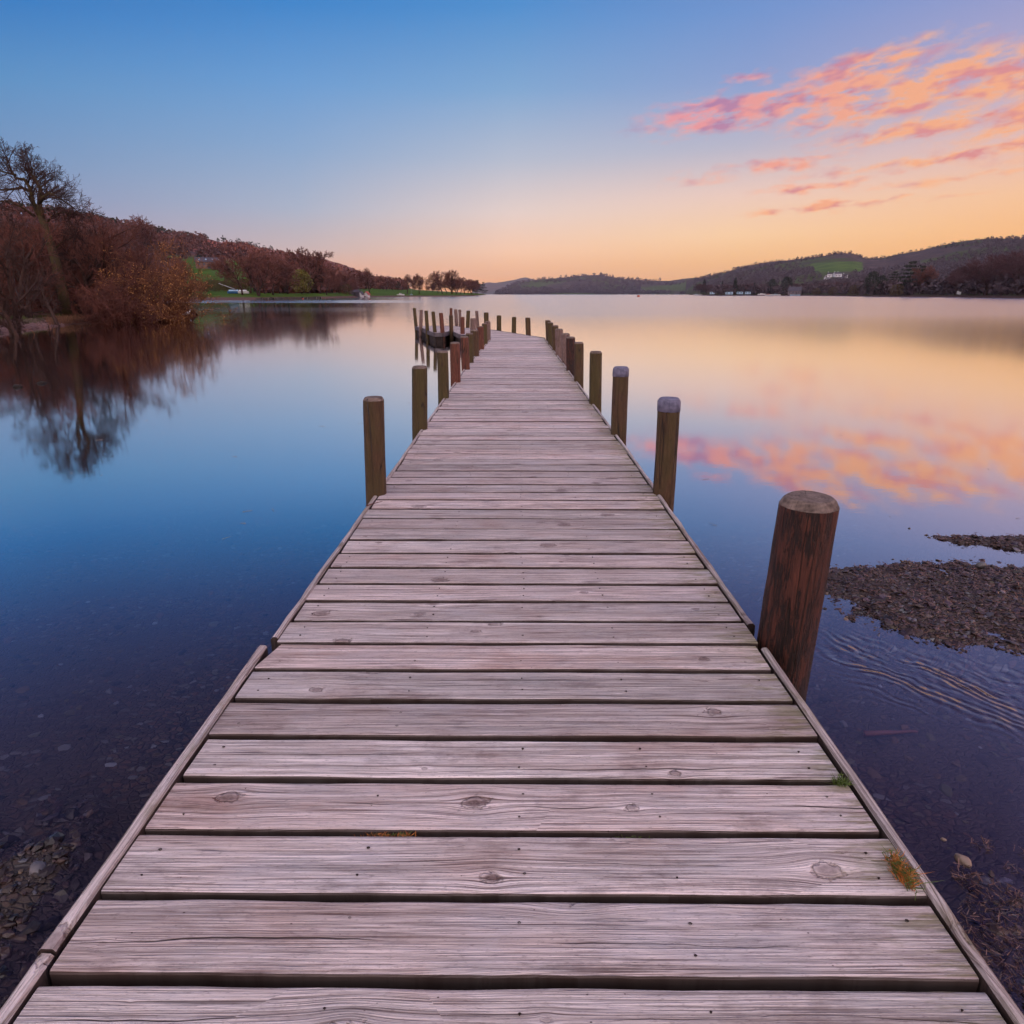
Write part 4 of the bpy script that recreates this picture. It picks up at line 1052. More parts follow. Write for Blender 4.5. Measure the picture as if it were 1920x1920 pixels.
pl = [(-150, 55, 8.6), (-95, 48, 8), (-60, 62, 10.4), (-25, 52, 7.6), (0, 66, 10.2), (25, 50, 6.8), (45, 62, 9.2), (72, 56, 7.6), (95, 70, 10.), (118, 52, 6.2), (140, 62, 8.4), (160, 56, 6.8), (182, 66, 8.8), (206, 52, 6.0), (225, 60, 7.4), (246, 50, 5.2), (262, 56, 5.6), (282, 50, 4.4), (8, 76, 11.2), (60, 80, 12.), (120, 80, 11.), (175, 78, 9.4), (-190, 46, 8.), (-250, 52, 9.5)]
for i, (px, d, h) in enumerate(pl):
    o = protos[i % 3] if i < 3 else copytree(protos[i % 3])
    q_ = on_bank(px, d); o.location = q_; o.rotation_euler = (0, 0, random.uniform(0, 6.28)); ty = np.interp(px, [-250, -60, 0, 50, 100, 150, 200, 250, 300], [390, 405, 415, 432, 430, 425, 432, 455, 478])+random.uniform(-8, 12); k_ = (zpx(ty, d, px)-q_.z)/top_of(o); o.scale = (k_, k_, k_)
    tag(o, shared, 'tree', 'bare trees of the wood behind the left bank')
# --- golden willow bush hanging over the water
def bush(name, loc, n, R0, hgt, seed, bark, twig, leaf=None, rmin=.007, lean=(0, 0), nleaf=3000, leafsz=.035, label='', cat='bush', group=None, lvl=4, dome=.75, floor=.1):
    root = empty(name, loc); T_ = Tree(seed); rr = T_.r
    prm = dict(PRM, rmin=rmin, tube=-1, kids=[0, 6, 5, 4], len=(.45, .65), up=.03, wob=.2)
    for i in range(n):
        a = rr.uniform(0, 2*math.pi); b = Vector((math.cos(a)*R0*.35*rr.random(), math.sin(a)*R0*.35*rr.random(), 0))
        out = rr.uniform(.1, 1.1)*dome; d = Vector((math.cos(a)*out+lean[0], math.sin(a)*out+lean[1], 1))
        T_.grow(b, d, hgt*rr.uniform(.5, .95)*(.75 if out > .6 else 1), .035, 1, lvl, prm)
    T_.trunk.tube([(0, 0, -.2), (0, 0, hgt*.3)], [.08, .03], 6)
    for a_, b_ in zip(T_.A, T_.B):
        if b_.z < floor: b_.z = floor
        if a_.z < floor*.5: a_.z = floor*.5
    T_.finish(root, M[bark], M[twig])
    if leaf:
        B_ = np.array([tuple(b) for b in T_.B]); m_ = B_[:, 2] > floor*1.2; B_ = B_[m_]
        c = B_[rng.integers(0, len(B_), nleaf)]+rng.normal(0, .05, (nleaf, 3))
        link('leaves', quads(c, leafsz), M[leaf], root)
    tag(root, label, cat, group); return root
def quads(c, sz, asp=.5, var=.5, name='leaves'):
    n = len(c); u = rng.normal(0, 1, (n, 3)); u /= np.linalg.norm(u, axis=1, keepdims=True); w = rng.normal(0, 1, (n, 3)); w = np.cross(u, w); w /= np.linalg.norm(w, axis=1, keepdims=True)
    s_ = (sz*rng.uniform(1-var, 1+var, n))[:, None]; u = u*s_; w = w*s_*asp
    V = np.stack([c-u, c+w*.9, c+u, c-w*.9], 1).reshape(-1, 3); Fq = np.arange(4*n).reshape(-1, 4)
    return mesh_np(name, V, Fq)
GW = 'willow scrub along the left bank'
bush('willow_bush', on_bank(292, 42.5), 30, 2.4, 4.2, 61, 'bark', 'twig_gold', 'catkin', .009, (.12, -.05), 3600, .04, 'big golden-tipped willow bush overhanging the water at the end of the left bank', 'bush', GW, dome=1.1, floor=.12)
bush('willow_bush', on_bank(240, 42), 22, 2.2, 3.0, 62, 'bark', 'twig', 'catkin', .009, (.1, -.1), 1100, .035, 'reddish willow bush left of the golden one, its twigs reaching the water', 'bush', GW, dome=1.2)
bush('willow_bush', on_bank(204, 40), 24, 2.0, 2.6, 63, 'bark', 'twig', None, .009, (.05, -.2), 0, .03, 'low purple-brown scrub at the waterline beside the reeds', 'bush', GW, dome=1.4)
bush('willow_bush', on_bank(316, 43.6), 14, .9, 1.4, 64, 'bark', 'twig_gold', 'catkin', .009, (.2, -.1), 1300, .04, 'small willow bush drooping to the water at the tip of the bank', 'bush', GW, dome=1.2)
bush('willow_bush', on_bank(160, 46), 24, 2.4, 3.4, 65, 'bark', 'twig', None, .011, (0, 0), 0, .03, 'reddish scrub behind the foot of the tallest tree', 'bush', GW, dome=1.2)
bush('willow_bush', on_bank(70, 48), 24, 2.6, 3.6, 66, 'bark', 'twig', None, .011, (0, 0), 0, .03, 'reddish scrub filling the bank left of the tallest tree', 'bush', GW, dome=1.2)
bush('willow_bush', on_bank(5, 42), 24, 2.6, 3.4, 67, 'bark', 'twig', None, .011, (0, 0), 0, .03, 'reddish scrub behind the shingle at the left frame edge', 'bush', GW, dome=1.2)
# mossy fallen trunk in the willow
mb = MB(); a = pt(203, 548, 41); mb.tube([pt(203, 548, 41)-a, pt(222, 545, 41)-a, pt(247, 547, 41)-a, pt(265, 541, 41)-a, pt(285, 528, 40.7)-a, pt(300, 516, 40.5)-a], [.10, .13, .12, .13, .10, .05], 8)
tag(mb.build('mossy_log', M['bark_moss'], loc=a), 'mossy green fallen trunk propped in front of the willow bushes', 'log')
# reeds and grass on the bank
def blades(name, pxr, dr, n, h, mat, label, cat='reeds'):
    pxs = rng.uniform(*pxr, n); ds = rng.uniform(*dr, n); C = np.array([tuple(on_bank(p_, SHORE(p_)+d_)) for p_, d_ in zip(pxs, ds)])
    tip = C+np.stack([rng.normal(0, h*.18, n), rng.normal(0, h*.18, n), rng.uniform(.5, 1, n)*h], -1)
    V, Fq = prisms(C, tip, .008, .003, 3); tag(link(name, mesh_np(name, V, Fq), mat), label, cat, kind='stuff')
def SHORE(px): return float(np.interp(A_(px), Sp.az, Sp.D[:, 1]))
m_reed = simple('dry_reeds', (.22, .10, .055), (.07, .032, .02), 2., .8, isl=1.4)
blades('dry_reeds', (78, 158), (.15, 2.2), 650, .42, m_reed, 'pale dry reeds along the waterline in front of the tallest tree')
blades('bank_grass', (20, 170), (2.0, 6.), 2200, .16, simple('bank_green', (.07, .09, .018), (.04, .045, .012), 1., .8), 'short green grass on the left bank', 'grass')
pts_ = []
for k in range(2600):
    px = random.uniform(-60, 110); d = SHORE(px)+random.uniform(-.3, 4.5); q = on_bank(px, d); pts_.append((q.x, q.y, q.z+.05))
tag(link('bank_stones', stones_mesh('bank_stones', np.array(pts_), np.clip(rng.lognormal(-2.9, .4, len(pts_)), .02, .14), tilt=.2), simple('bank_stone', (.16, .09, .09), (.07, .04, .045), .6, .7, isl=1.)), 'pinkish stones on the beach below the left trees', 'stones', kind='stuff')
def log_on(px0, d0, px1, d1, z0, z1, r0, label, mat='bark'):
    a = on_bank(px0, d0)+Vector((0, 0, z0)); b = on_bank(px1, d1)+Vector((0, 0, z1)); mb = MB(); n = 7
    mb.tube([(b-a)*(i/n)+Vector((0, 0, .1*mnoise.noise((i*.7, px0, 0)))) for i in range(n+1)], [r0*(1-.5*i/n) for i in range(n+1)], 7)
    for i in (2, 4, 5): q = (b-a)*(i/n); mb.tube([q, q+Vector((random.uniform(-.3, .3), random.uniform(-.3, .3), random.uniform(.2, .5)))], [r0*.4, r0*.1], 5)
    tag(mb.build('fallen_log', M[mat], loc=a), label, 'log')
log_on(-40, 27.5, 88, 32, .12, .12, .05, 'long thin pale log lying along the top of the left beach', 'twig_gold')
log_on(128, 36, 158, 35.2, .15, .25, .09, 'short broken branch on the ground right of the tallest tree')
log_on(78, 31, 80, 30.8, .0, .5, .10, 'dark upright stump at the waterline left of the reeds')
# white geese at the waterline
def goose(px, d, rz, seed, label):
    az_ = A_(px); p = Vector((d*math.sin(R(az_)), d*math.cos(R(az_)), 0))
    root = empty('goose', (p.x, p.y, max(p.z+.05, .06)), rz)
    import bmesh
    me = bpy.data.meshes.new('body'); bm = bmesh.new()
    vs = [(-.24, 0, .20), (-.12, 0, .17), (.02, 0, .15), (.14, 0, .17), (.20, 0, .24), (.22, 0, .33), (.27, 0, .37), (.33, 0, .355), (-.02, .05, .05), (-.02, .05, 0), (-.02, -.05, .05), (-.02, -.05, 0)]
    rad = [.02, .07, .10, .08, .04, .028, .035, .012, .014, .01, .014, .01]
    ed = [(0, 1), (1, 2), (2, 3), (3, 4), (4, 5), (5, 6), (6, 7), (2, 8), (8, 9), (2, 10), (10, 11)]
    me.from_pydata(vs, ed, [])
    o = link('body', me, M['white'], root); o.modifiers.new('s', 'SKIN')
    for i, r_ in enumerate(rad): me.skin_vertices[0].data[i].radius = (r_, r_)
    me.skin_vertices[0].data[2].use_root = True
    bm.free()
    o.modifiers.new('u', 'SUBSURF').levels = 1
    o.modifiers['u'].render_levels = 1
    mb = MB(); mb.tube([(.34, 0, .355), (.39, 0, .345)], [.012, .004], 6); mb.build('beak', M['redpaint'], root)
    tag(root, label, 'goose', 'white geese')
goose(337, SHORE(337)-.25, 2.6, 1, 'white goose bending down at the waterline below the golden willow')
goose(345, SHORE(345)-.2, .3, 2, 'white goose with raised head, right of the other goose')
# --- distant trees -------------------------------------------------
def land_pt(L, px, d): az = A_(px); return Vector((d*math.sin(R(az)), d*math.cos(R(az)), L.z(az, d)))
def shore_d(L, px): return float(np.interp(A_(px), L.az, L.D[:, 1]))
far_protos = []
for k in range(4):
    o = bare_tree('bare_tree', (0, 0, 0), 10, 80+k, 4, .034, 'bark', 'crown_r', [1., 1.1, .95, 1.15][k], forks=1+(k == 2), kids=[11, 7, 5, 4], start=[.35, .25, .2, .4][k], r0=.22)
    far_protos.append(o)
used = [False]*4
def place_far(k, L, px, d, toppy, label, group, cat='tree', wide=1., mat=None, sc=.87):
    p = land_pt(L, px, d); h = zpx(toppy, d, px)-p.z
    if used[k]: o = copytree(far_protos[k])
    else: o = far_protos[k]; used[k] = True
    o.location = p-Vector((0, 0, .15)); o.rotation_euler = (0, 0, random.uniform(0, 6.28)); s_ = h/top_of(o); o.scale = (s_*wide, s_*wide, s_)
    if mat:
        for ch in o.children:
            if ch.name.startswith('crown'):
                key = (ch.data.name, mat)
                if key not in ALT: ALT[key] = ch.data.copy(); ALT[key].materials[0] = M[mat]
                ch.data = ALT[key]
    tag(o, label, cat, group); return o
ALT = {}
GS = 'bare trees along the far left shore'
sh = 'tall reddish bare tree in the dense row along the far left shore'
for i, (px, dd, ty) in enumerate([(455, 20, 476), (470, 40, 466), (485, 15, 480), (498, 35, 470), (512, 20, 484), (525, 50, 482), (540, 25, 502), (552, 60, 496), (600, 40, 500), (612, 15, 512), (624, 60, 508), (636, 20, 518), (646, 50, 510), (655, 15, 521), (664, 30, 518), (590, 90, 508), (478, 90, 474), (508, 110, 474)]):
    place_far(i % 4, Lh, px, shore_d(Lh, px)+dd, ty, sh, GS, wide=1.1)
for (px, dd, ty, k, w, lb) in [
        (578, 55, 465, 2, 1.15, 'tallest bare tree of the far left shore, its open crown above the ridge line'),
        (296, 330, 408, 1, 1.5, 'spreading bare tree standing up above the left hillside woodland'),
        (352, 130, 482, 1, 1.1, 'bare tree in the meadow left of the stone barn'),
        (694, 60, 503, 0, 1.0, 'bare tree with forked crown beside the small white-gabled boathouses'),
        (763, 30, 514, 0, 1.15, 'left one of the pair of lone bare trees on the lawn of the far shore'),
        (786, 30, 513, 1, 1.15, 'right one of the pair of lone bare trees on the lawn of the far shore'),
        (830, 40, 508, 1, 1.35, 'broad-crowned bare tree on the lake point, left of the dense clump'),
        (847, 45, 506, 2, .8, 'bare tree with narrow upright crown on the lake point'),
        (725, 150, 520, 2, 1., 'pale bare tree behind the lawn, left of two'),
        (736, 150, 520, 3, 1., 'pale bare tree behind the lawn, right of two')]:
    place_far(k, Lh, px, shore_d(Lh, px)+dd, ty, lb, None, wide=w)
sh = 'bare tree in the dark clump on the lake point'
for i, px in enumerate([838, 848, 856, 863, 870, 877, 884, 892, 822]):
    place_far(i % 4, Lh, px, shore_d(Lh, px)+35+10*(i % 3), [523, 520, 519, 521, 523, 524, 524, 526, 530][i], sh, 'bare trees of the clump on the lake point', wide=1.3)
sh = 'low bare tree in the belt behind the lawn on the far left shore'
for i in range(16):
    px = 650+i*11.5; place_far(i % 4, Lh, px, shore_d(Lh, px)+190+20*(i % 3), np.interp(px, [650, 700, 760, 830], [512, 524, 534, 538])+random.uniform(-2, 2), sh, 'belt of bare trees behind the lawn', wide=1.5)
# conifers and leafy trees
def conifer(name, h, w, seed, n=900, mat='conifer', style='spire'):
    root = empty(name, (0, 0, 0)); rs = np.random.default_rng(seed); mb = MB()
    mb.tube([(0, 0, -.3), (0, 0, h*.5), (0, 0, h*.97)], [h*.018, h*.012, h*.003], 6); mb.build('trunk', M['bark'], root)
    if style == 'spire':
        t = rs.power(1.6, n); t = 1-t; t = rs.uniform(0, 1, n)**.8*.93+.05
        lay = np.sin(t*h*2.6)*.12
        rad = w*(1-t)**.8*(1+lay)*(.85+.3*fbm(t*9, t*0, 1., seed))*rs.uniform(.25, 1., n)**.5
    elif style == 'round':
        t = rs.uniform(.12, 1, n); prof = np.sqrt(np.clip(1-((t-.5)/.5)**2, 0, 1)); rad = w*(prof*.9+.05)*rs.uniform(.3, 1, n)**.5
    else:   # layered cedar / pine: flat plates
        lv = rs.integers(0, 7, n); t = .30+lv*.105+rs.normal(0, .012, n); wl = np.array([.75, 1., .9, .95, .7, .5, .25])*w; off = rs.uniform(0, 6.28, 7)
        rad = wl[lv]*rs.uniform(.1, 1, n)**.6
    a = rs.uniform(0, 2*np.pi, n)
    if style == 'plate': a = off[lv]+rs.normal(0, 1.1, n)
    wav = 1+.22*np.sin(a*3+seed)+.15*np.sin(a*5+t*14)
    c = np.stack([np.cos(a)*rad*wav, np.sin(a)*rad*wav, t*h-rad*.18*(style == 'spire')], -1)
    link('crown', quads(c, h*.034 if style != 'plate' else h*.03, .6, name='crown'), M[mat], root)
    return root
cp = [conifer('conifer_tree', 10, 2.1, 1), conifer('conifer_tree', 10, 1.7, 2), conifer('round_evergreen', 10, 3.4, 3, 1300, style='round'), conifer('cedar_tree', 10, 4.6, 4, 1500, style='plate'), conifer('pine_tree', 10, 3.2, 5, 900, style='plate')]
lp = [conifer('leafy_tree', 10, 4.8, 6, 1800, 'leaf_y', 'round'), conifer('leafy_bush', 10, 6.5, 7, 1500, 'leaf_b', 'round')]
cu = {}
def put_c(o, L, px, d, ty, label, group=None, cat='tree', wide=1.):
    p = land_pt(L, px, d); h = zpx(ty, d, px)-p.z
    c = copytree(o) if o.name in cu else o; cu[o.name] = 1
    c.location = p-Vector((0, 0, .1)); c.rotation_euler = (0, 0, random.uniform(0, 6.28)); k = h/10.; c.scale = (k*wide, k*wide, k)
    tag(c, label, cat, group)
put_c(cp[2], Lh, 382, 500, 478, 'dark round evergreen beside the stone barn', wide=1.3)
put_c(lp[0], Lh, 566, shore_d(Lh, 566)+22, 505, 'bright yellow-green tree on the far left shore', wide=.95)
put_c(lp[1], Lh, 650, shore_d(Lh, 650)+12, 532, 'small olive-green bush left of the boathouses', cat='bush', wide=.9)
put_c(cp[4], Lh, 906, 905, 528, 'lone pine leaning at the very tip of the lake point')
put_c(cp[4], Lh, 895, 720, 524, 'dark pine at the right end of the clump on the lake point')
put_c(cp[4], Lh, 747, shore_d(Lh, 747)+160, 526, 'dark flat-topped pine behind the lawn of the far shore')
sh = 'low brown thicket bush along the foot of the green meadow'
for i in range(15):
    px = 362+i*7.2; put_c(lp[1], Lh, px, 262+4*(i % 3), 525+random.uniform(-3, 3)-(i > 9)*3, sh, 'thicket at the foot of the meadow', 'bush', .62)
CR = 'dark conifers on the right shore'
for (k, px, dd, ty, w, lb) in [
        (0, 1319, 40, 523, 1.2, 'leaning dark conifer at the left end of the right shore'),
        (1, 1353, 60, 526, 1.0, 'slim conifer between two larger ones on the right shore'),
        (0, 1377, 30, 520, 1.1, 'tall pointed conifer behind the caravans'),
        (1, 1413, 50, 528, .9, 'small narrow conifer right of the caravans'),
        (2, 1446, 30, 523, .95, 'round dark evergreen left of the stone lakeside house, left of two'),
        (2, 1472, 30, 519, 1.0, 'round dark evergreen left of the stone lakeside house, right of two'),
        (0, 1481, 45, 523, 1.0, 'pointed conifer just behind the stone lakeside house'),
        (1, 1530, 60, 531, 1.2, 'small dark conifer right of the stone lakeside house'),
        (2, 1632, 30, 509, 1.0, 'broad dark evergreen, left one of the big clump on the right shore'),
        (2, 1650, 35, 516, .95, 'dark evergreen in the middle of the big clump on the right shore'),
        (3, 1701, 30, 487, .85, 'tallest layered cedar on the right shore'),
        (3, 1722, 40, 496, .7, 'second layered cedar, right beside the tallest one'),
        (4, 1672, 50, 507, 1.1, 'low spreading pine left of the tallest cedar'),
        (4, 1795, 60, 499, 1.4, 'spreading dark pine at the left of the right-hand wood')]:
    put_c(cp[k], Rh, px, shore_d(Rh, px)+dd, ty, lb, CR, wide=w)
for (px, dd, ty, lb) in [(1602-40, 15, 538, 'olive bush on the right shore below the white farm, left one'), (1603, 12, 534, 'olive bush on the right shore below the white farm, right one'), (1679, 10, 533, 'rounded olive willow in front of the tallest cedar'), (1531, 12, 540, 'small olive bush right of the stone lakeside house')]:
    put_c(lp[1], Rh, px, shore_d(Rh, px)+dd, ty, lb, 'olive bushes on the right shore', 'bush', .95)
place_far(0, Rh, 1741, shore_d(Rh, 1741)+45, 499, 'pale-stemmed bare tree right of the cedars', None, wide=1.2)
sh = 'tall bare tree in the dark wood at the right end of the shore'
for i, (px, ty) in enumerate([(1790, 512), (1805, 500), (1822, 498), (1838, 490), (1850, 484), (1864, 478), (1878, 473), (1893, 471), (1908, 473), (1922, 474), (1940, 470), (1815, 515), (1845, 505), (1872, 498), (1900, 495), (1930, 492), (1960, 470), (1990, 468)]):
    place_far(i % 4, Rh, px, shore_d(Rh, px)+30+18*(i % 4), ty, sh, 'trees of the dark wood at the right end', wide=1.15, mat='crown_w')
sh = 'low brown bare tree in the belt along the right shore'
for i in range(40):
    px = 1325+i*11.3
    place_far(i % 4, Rh, px, shore_d(Rh, px)+55+25*(i % 3), np.interp(px, [1325, 1500, 1600, 1780], [534, 532, 530, 533])+random.uniform(-3, 3), sh, 'belt of bare trees along the right shore', wide=1.9, mat='crown_w')
# woodland masses: one object each
def wood_mass(name, L, n, pxr, frac, hgt, mat, label, seed, keep=None, nq=26, sz=.16, dens=None):
    rg = np.random.default_rng(seed); C = []; Hs = []
    while len(C) < n:
        px = rg.uniform(*pxr); az = A_(px); D, Z = L.rows(az); k = rg.uniform(*frac); i = int(k); t = k-i
        d = D[i]*(1-t)+D[i+1]*t; z = Z[i]*(1-t)+Z[i+1]*t
        if keep and not keep(px, d, z, k): continue
        x_, y_ = d*math.sin(R(az)), d*math.cos(R(az))
        if dens and fbm(np.array([x_]), np.array([y_]), dens[0], seed)[0] < dens[1]: continue
        C.append((x_, y_, z)); Hs.append(hgt*rg.uniform(.6, 1.15)*(1+d/4000))
    C = np.array(C); Hs = np.array(Hs)
    u = rg.normal(0, 1, (n, nq, 3)); u /= np.linalg.norm(u, axis=2, keepdims=True); u *= rg.uniform(.35, 1, (n, nq, 1))**.4
    c = C[:, None]+u*Hs[:, None, None]*np.array([.42, .42, .48])+np.array([0, 0, .5])*Hs[:, None, None]
    c = c.reshape(-1, 3); me = quads_var(c, np.repeat(Hs, nq)*sz, rg, name)
    tag(link(name, me, mat), label, 'woodland', kind='stuff')
def quads_var(c, s_, rg, name):
    n = len(c); u = rg.normal(0, 1, (n, 3)); u /= np.linalg.norm(u, axis=1, keepdims=True); w = np.cross(u, rg.normal(0, 1, (n, 3))); w /= np.linalg.norm(w, axis=1, keepdims=True)
    u = u*s_[:, None]; w = w*s_[:, None]*.7
    return mesh_np(name, np.stack([c-u, c+w, c+u, c-w], 1).reshape(-1, 3), np.arange(4*n).reshape(-1, 4))
wood_mass('hillside_woodland', Lh, 4200, (-700, 470), (3., 5.01), 6.5, M['crown_h'], 'reddish leafless woodland covering the left hillside', 1, keep=lambda px, d, z, k: not (340 < px < 470 and k < 4.15) and not (px > 400 and k > 4.55))
wood_mass('lower_woodland', Lh, 1700, (430, 760), (2.6, 4.5), 9, M['crown_r'], 'reddish woodland below the ridge on the far left shore', 2, keep=lambda px, d, z, k: not (px > 660 and k < 3.2) and not (px < 490 and k < 4.2))
wood_mass('ridge_conifers', Lh, 130, (60, 520), (4.9, 5.02), 6.5, M['conifer'], 'dark conifers along the top of the left ridge', 3, keep=lambda px, d, z, k: px < 330 or random.random() < .4)
wood_mass('right_hill_woodland', Rh, 4200, (1300, 2300), (3.0, 5.01), 5, M['crown_d'], 'purple-brown woodland over the right hills', 4, dens=(.0035, .42), keep=lambda px, d, z, k: not (1520 < px < 1612 and 40 < z < 72) and not (1535 < px < 1592 and 30 < z < 60))
wood_mass('centre_hill_woodland', Ch, 2000, (930, 1345), (1.2, 5.01), 7, M['crown_d'], 'dark woodland on the low hills at the head of the lake', 5, dens=(.003, .40))
wood_mass('right_shore_woodland', Rh, 900, (1330, 1990), (1.6, 3.2), 7, M['crown_d'], 'brown scrub woodland behind the right shore', 6)

# ------------------------------------------------------------------ BUILDINGS, BOATS
def house(name, p, rz, w, dpt, h, rh, wall, roof, label, wins=(), door=None, chim=0, skyl=0, cat='house', group=None, winmat='glass'):
    root = empty(name, p, rz); mb = MB()
    a, b = w/2, dpt/2
    mb.add([(-a, -b, -1), (a, -b, -1), (a, b, -1), (-a, b, -1), (-a, -b, h), (a, -b, h), (a, b, h), (-a, b, h), (-a, 0, h+rh), (a, 0, h+rh)],
           [(0, 1, 5, 4), (2, 3, 7, 6), (1, 2, 6, 9, 5), (3, 0, 4, 8, 7), (4, 5, 9, 8), (6, 7, 8, 9)])
    mb.build('wall', wall, root); mb = MB(); e = .35; sl = rh/b
    for s_ in (-1, 1):
        mb.prism([(-a-e, s_*(b+e), h-e*sl+.02), (a+e, s_*(b+e), h-e*sl+.02), (a+e, 0, h+rh+.02), (-a-e, 0, h+rh+.02)], (0, 0, .18))
    ro = mb.build('roof', roof, root)
    for i in range(chim):
        m2 = MB(); cx = (-a+.7) if i == 0 else (a-.7); m2.box((cx, 0, h+rh+.5), (.4, .3, .8)); m2.build('chimney', wall, ro)
    for i in range(skyl):
        m2 = MB(); cx = -a+w*(i+.6)/(skyl+.2); q = .5; zz = h+rh*q+.22
        m2.prism([(cx-.4, -b*q-.5, zz-.5*sl), (cx+.4, -b*q-.5, zz-.5*sl), (cx+.4, -b*q+.3, zz+.3*sl), (cx-.4, -b*q+.3, zz+.3*sl)], (0, 0, .06)); m2.build('skylight', M['paleblue'], ro)
    for (x_, z_, ww, hh) in wins:
        m2 = MB(); m2.box((x_, -b-.03, z_), (ww/2, .05, hh/2)); m2.build('window', M[winmat], root)
    if door:
        m2 = MB(); m2.box((door[0], -b-.03, door[2]/2), (door[1]/2, .06, door[2]/2)); m2.build('door', M['dark'], root)
    tag(root, label, cat, group); return root
p = land_pt(Lh, 400, 478)
house('barn', p, R(25), 15.5, 6.5, 4.0, 2.4, M['stonewall'], M['slate'], 'long stone barn with dark slate roof and skylights above the meadow', [(-6, 2.6, 1, 1), (-3.2, 2.6, 1, 1.1), (2.5, 2.6, 1, 1.1), (5.2, 2.6, 1, 1)], (-.3, 2.2, 2.6), 0, 4, 'barn')
mb = MB(); p = land_pt(Lh, 428, 470); q = land_pt(Lh, 446, 450)-p; mb.prism([(0, 0, -.5), (0, .5, -.5), (0, .5, 1.), (0, 0, 1.)], (q.x, q.y, q.z)); tag(mb.build('garden_wall', M['stonewall'], loc=p), 'low stone wall running right from the barn', 'wall')
for (px, lb, dd) in [(677, 'left small boathouse with white gable on the far shore', 4), (688, 'right small boathouse with white gable on the far shore', 4)]:
    p = land_pt(Lh, px, shore_d(Lh, px)+dd)
    house('boathouse', p+Vector((0, 0, .2)), R(90-4), 3.4, 1.6 if px < 680 else 1.9, .9, 1.1, M['white'], M['redpaint'] if px > 680 else M['slate'], lb, [], None, cat='boathouse', group='boathouses on the far shore')
p = land_pt(Lh, 666, shore_d(Lh, 666)+10); house('shed', p, R(5), 3.6, 3, 1.6, .8, M['slate'], M['slate'], 'small dark shed left of the boathouses', [], (0, 1, 1.4), cat='shed')
# low stone jetty on far left shore
mb = MB()
for i in range(26):
    px = 484+i*4.6; p = land_pt(Lh, px, shore_d(Lh, px)-1.5); mb.box((p.x, p.y, .15), (random.uniform(.3, .7), .5, random.uniform(.25, .5)), random.random())
tag(mb.build('stone_embankment', M['dark'], loc=(0, 0, 0)), 'low dark stone embankment along the far left shore', 'embankment')
def hull(mb, L, w, h, z0=0., bow=.35, cabin=False):
    n = 8; vs = []
    for i in range(n+1):
        t = i/n; x_ = -L/2+L*t; ww = w/2*(1-max(0, (t-(1-bow))/bow)**2*.97)*(.85+.15*min(1, t*4)); sh_ = h*(1+.25*(t-.4)**2*2)
        vs += [(x_, -ww, z0+sh_), (x_, -ww*.75, z0+h*.25), (x_, 0, z0), (x_, ww*.75, z0+h*.25), (x_, ww, z0+sh_)]
    fs = [(i*5+j, i*5+j+1, (i+1)*5+j+1, (i+1)*5+j) for i in range(n) for j in range(4)]+[(i*5, (i+1)*5, (i+1)*5+4, i*5+4) for i in range(n)]+[(0, 4, 3, 2, 1), (n*5, n*5+1, n*5+2, n*5+3, n*5+4)]
    mb.add(vs, fs)
def boat(name, p, rz, L, hullmat, label, cabin=None, mast=0, cover=None, group=None, h=.6, lowered=False):
    root = empty(name, p, rz); mb = MB(); hull(mb, L, L*.3, h, -.12); mb.build('hull', hullmat, root)
    if cabin:
        mb = MB(); mb.prism([(-L*.18, -L*.09, h-.1), (L*.2, -L*.09, h-.1), (L*.12, -L*.09, h+.5), (-L*.15, -L*.09, h+.55)], (0, L*.18, 0)); cb = mb.build('cabin', cabin, root)
        mb = MB(); mb.box((0, -L*.09-.02, h+.25), (L*.10, .02, .12)); mb.build('window', M['dark'], cb)
    if cover:
        mb = MB(); mb.prism([(-L*.4, -L*.13, h*.95), (-L*.4, L*.13, h*.95), (-L*.4, 0, h+.35)], (L*.7, 0, 0)); mb.build('cover', cover, root)
    if mast and not lowered:
        mb = MB(); mb.tube([(0, 0, h*.5), (0, 0, mast)], [.06, .04], 6); mb.build('mast', M['metal'], root)
    if lowered:
        mb = MB(); mb.tube([(L*.1, 0, h+.4), (-L*1.1, 0, h+2.0)], [.12, .07], 6); mb.build('mast', M['metal'], root)
    tag(root, label, 'boat', group); return root
GBT = 'small boats along the shores'
boat('dinghy', land_pt(Lh, 440, 215)+Vector((0, 0, .1)), R(5), 3.6, M['blue'], 'blue dinghy with its mast lowered on the green shore', None, 2, M['paleblue'], GBT, lowered=True)
boat('dinghy', land_pt(Lh, 457, 212)+Vector((0, 0, .1)), R(-8), 3.0, M['white'], 'upturned white dinghy right of the blue one on the green shore', None, 0, M['white'], GBT)
p = P(771.5, 556.2, 0); boat('sailing_boat', Vector((p.x, p.y, 0)), 0, 5.0, M['paleblue'], 'pale blue moored sailing boat before the pair of lone trees', M['paleblue'], 7.6, None, GBT, .7)
boat('motor_boat', land_pt(Lh, 751, shore_d(Lh, 751)+14), R(10), 4.2, M['white'], 'white boat with cabin drawn up on the far lawn', M['white'], 0, None, GBT, .6)
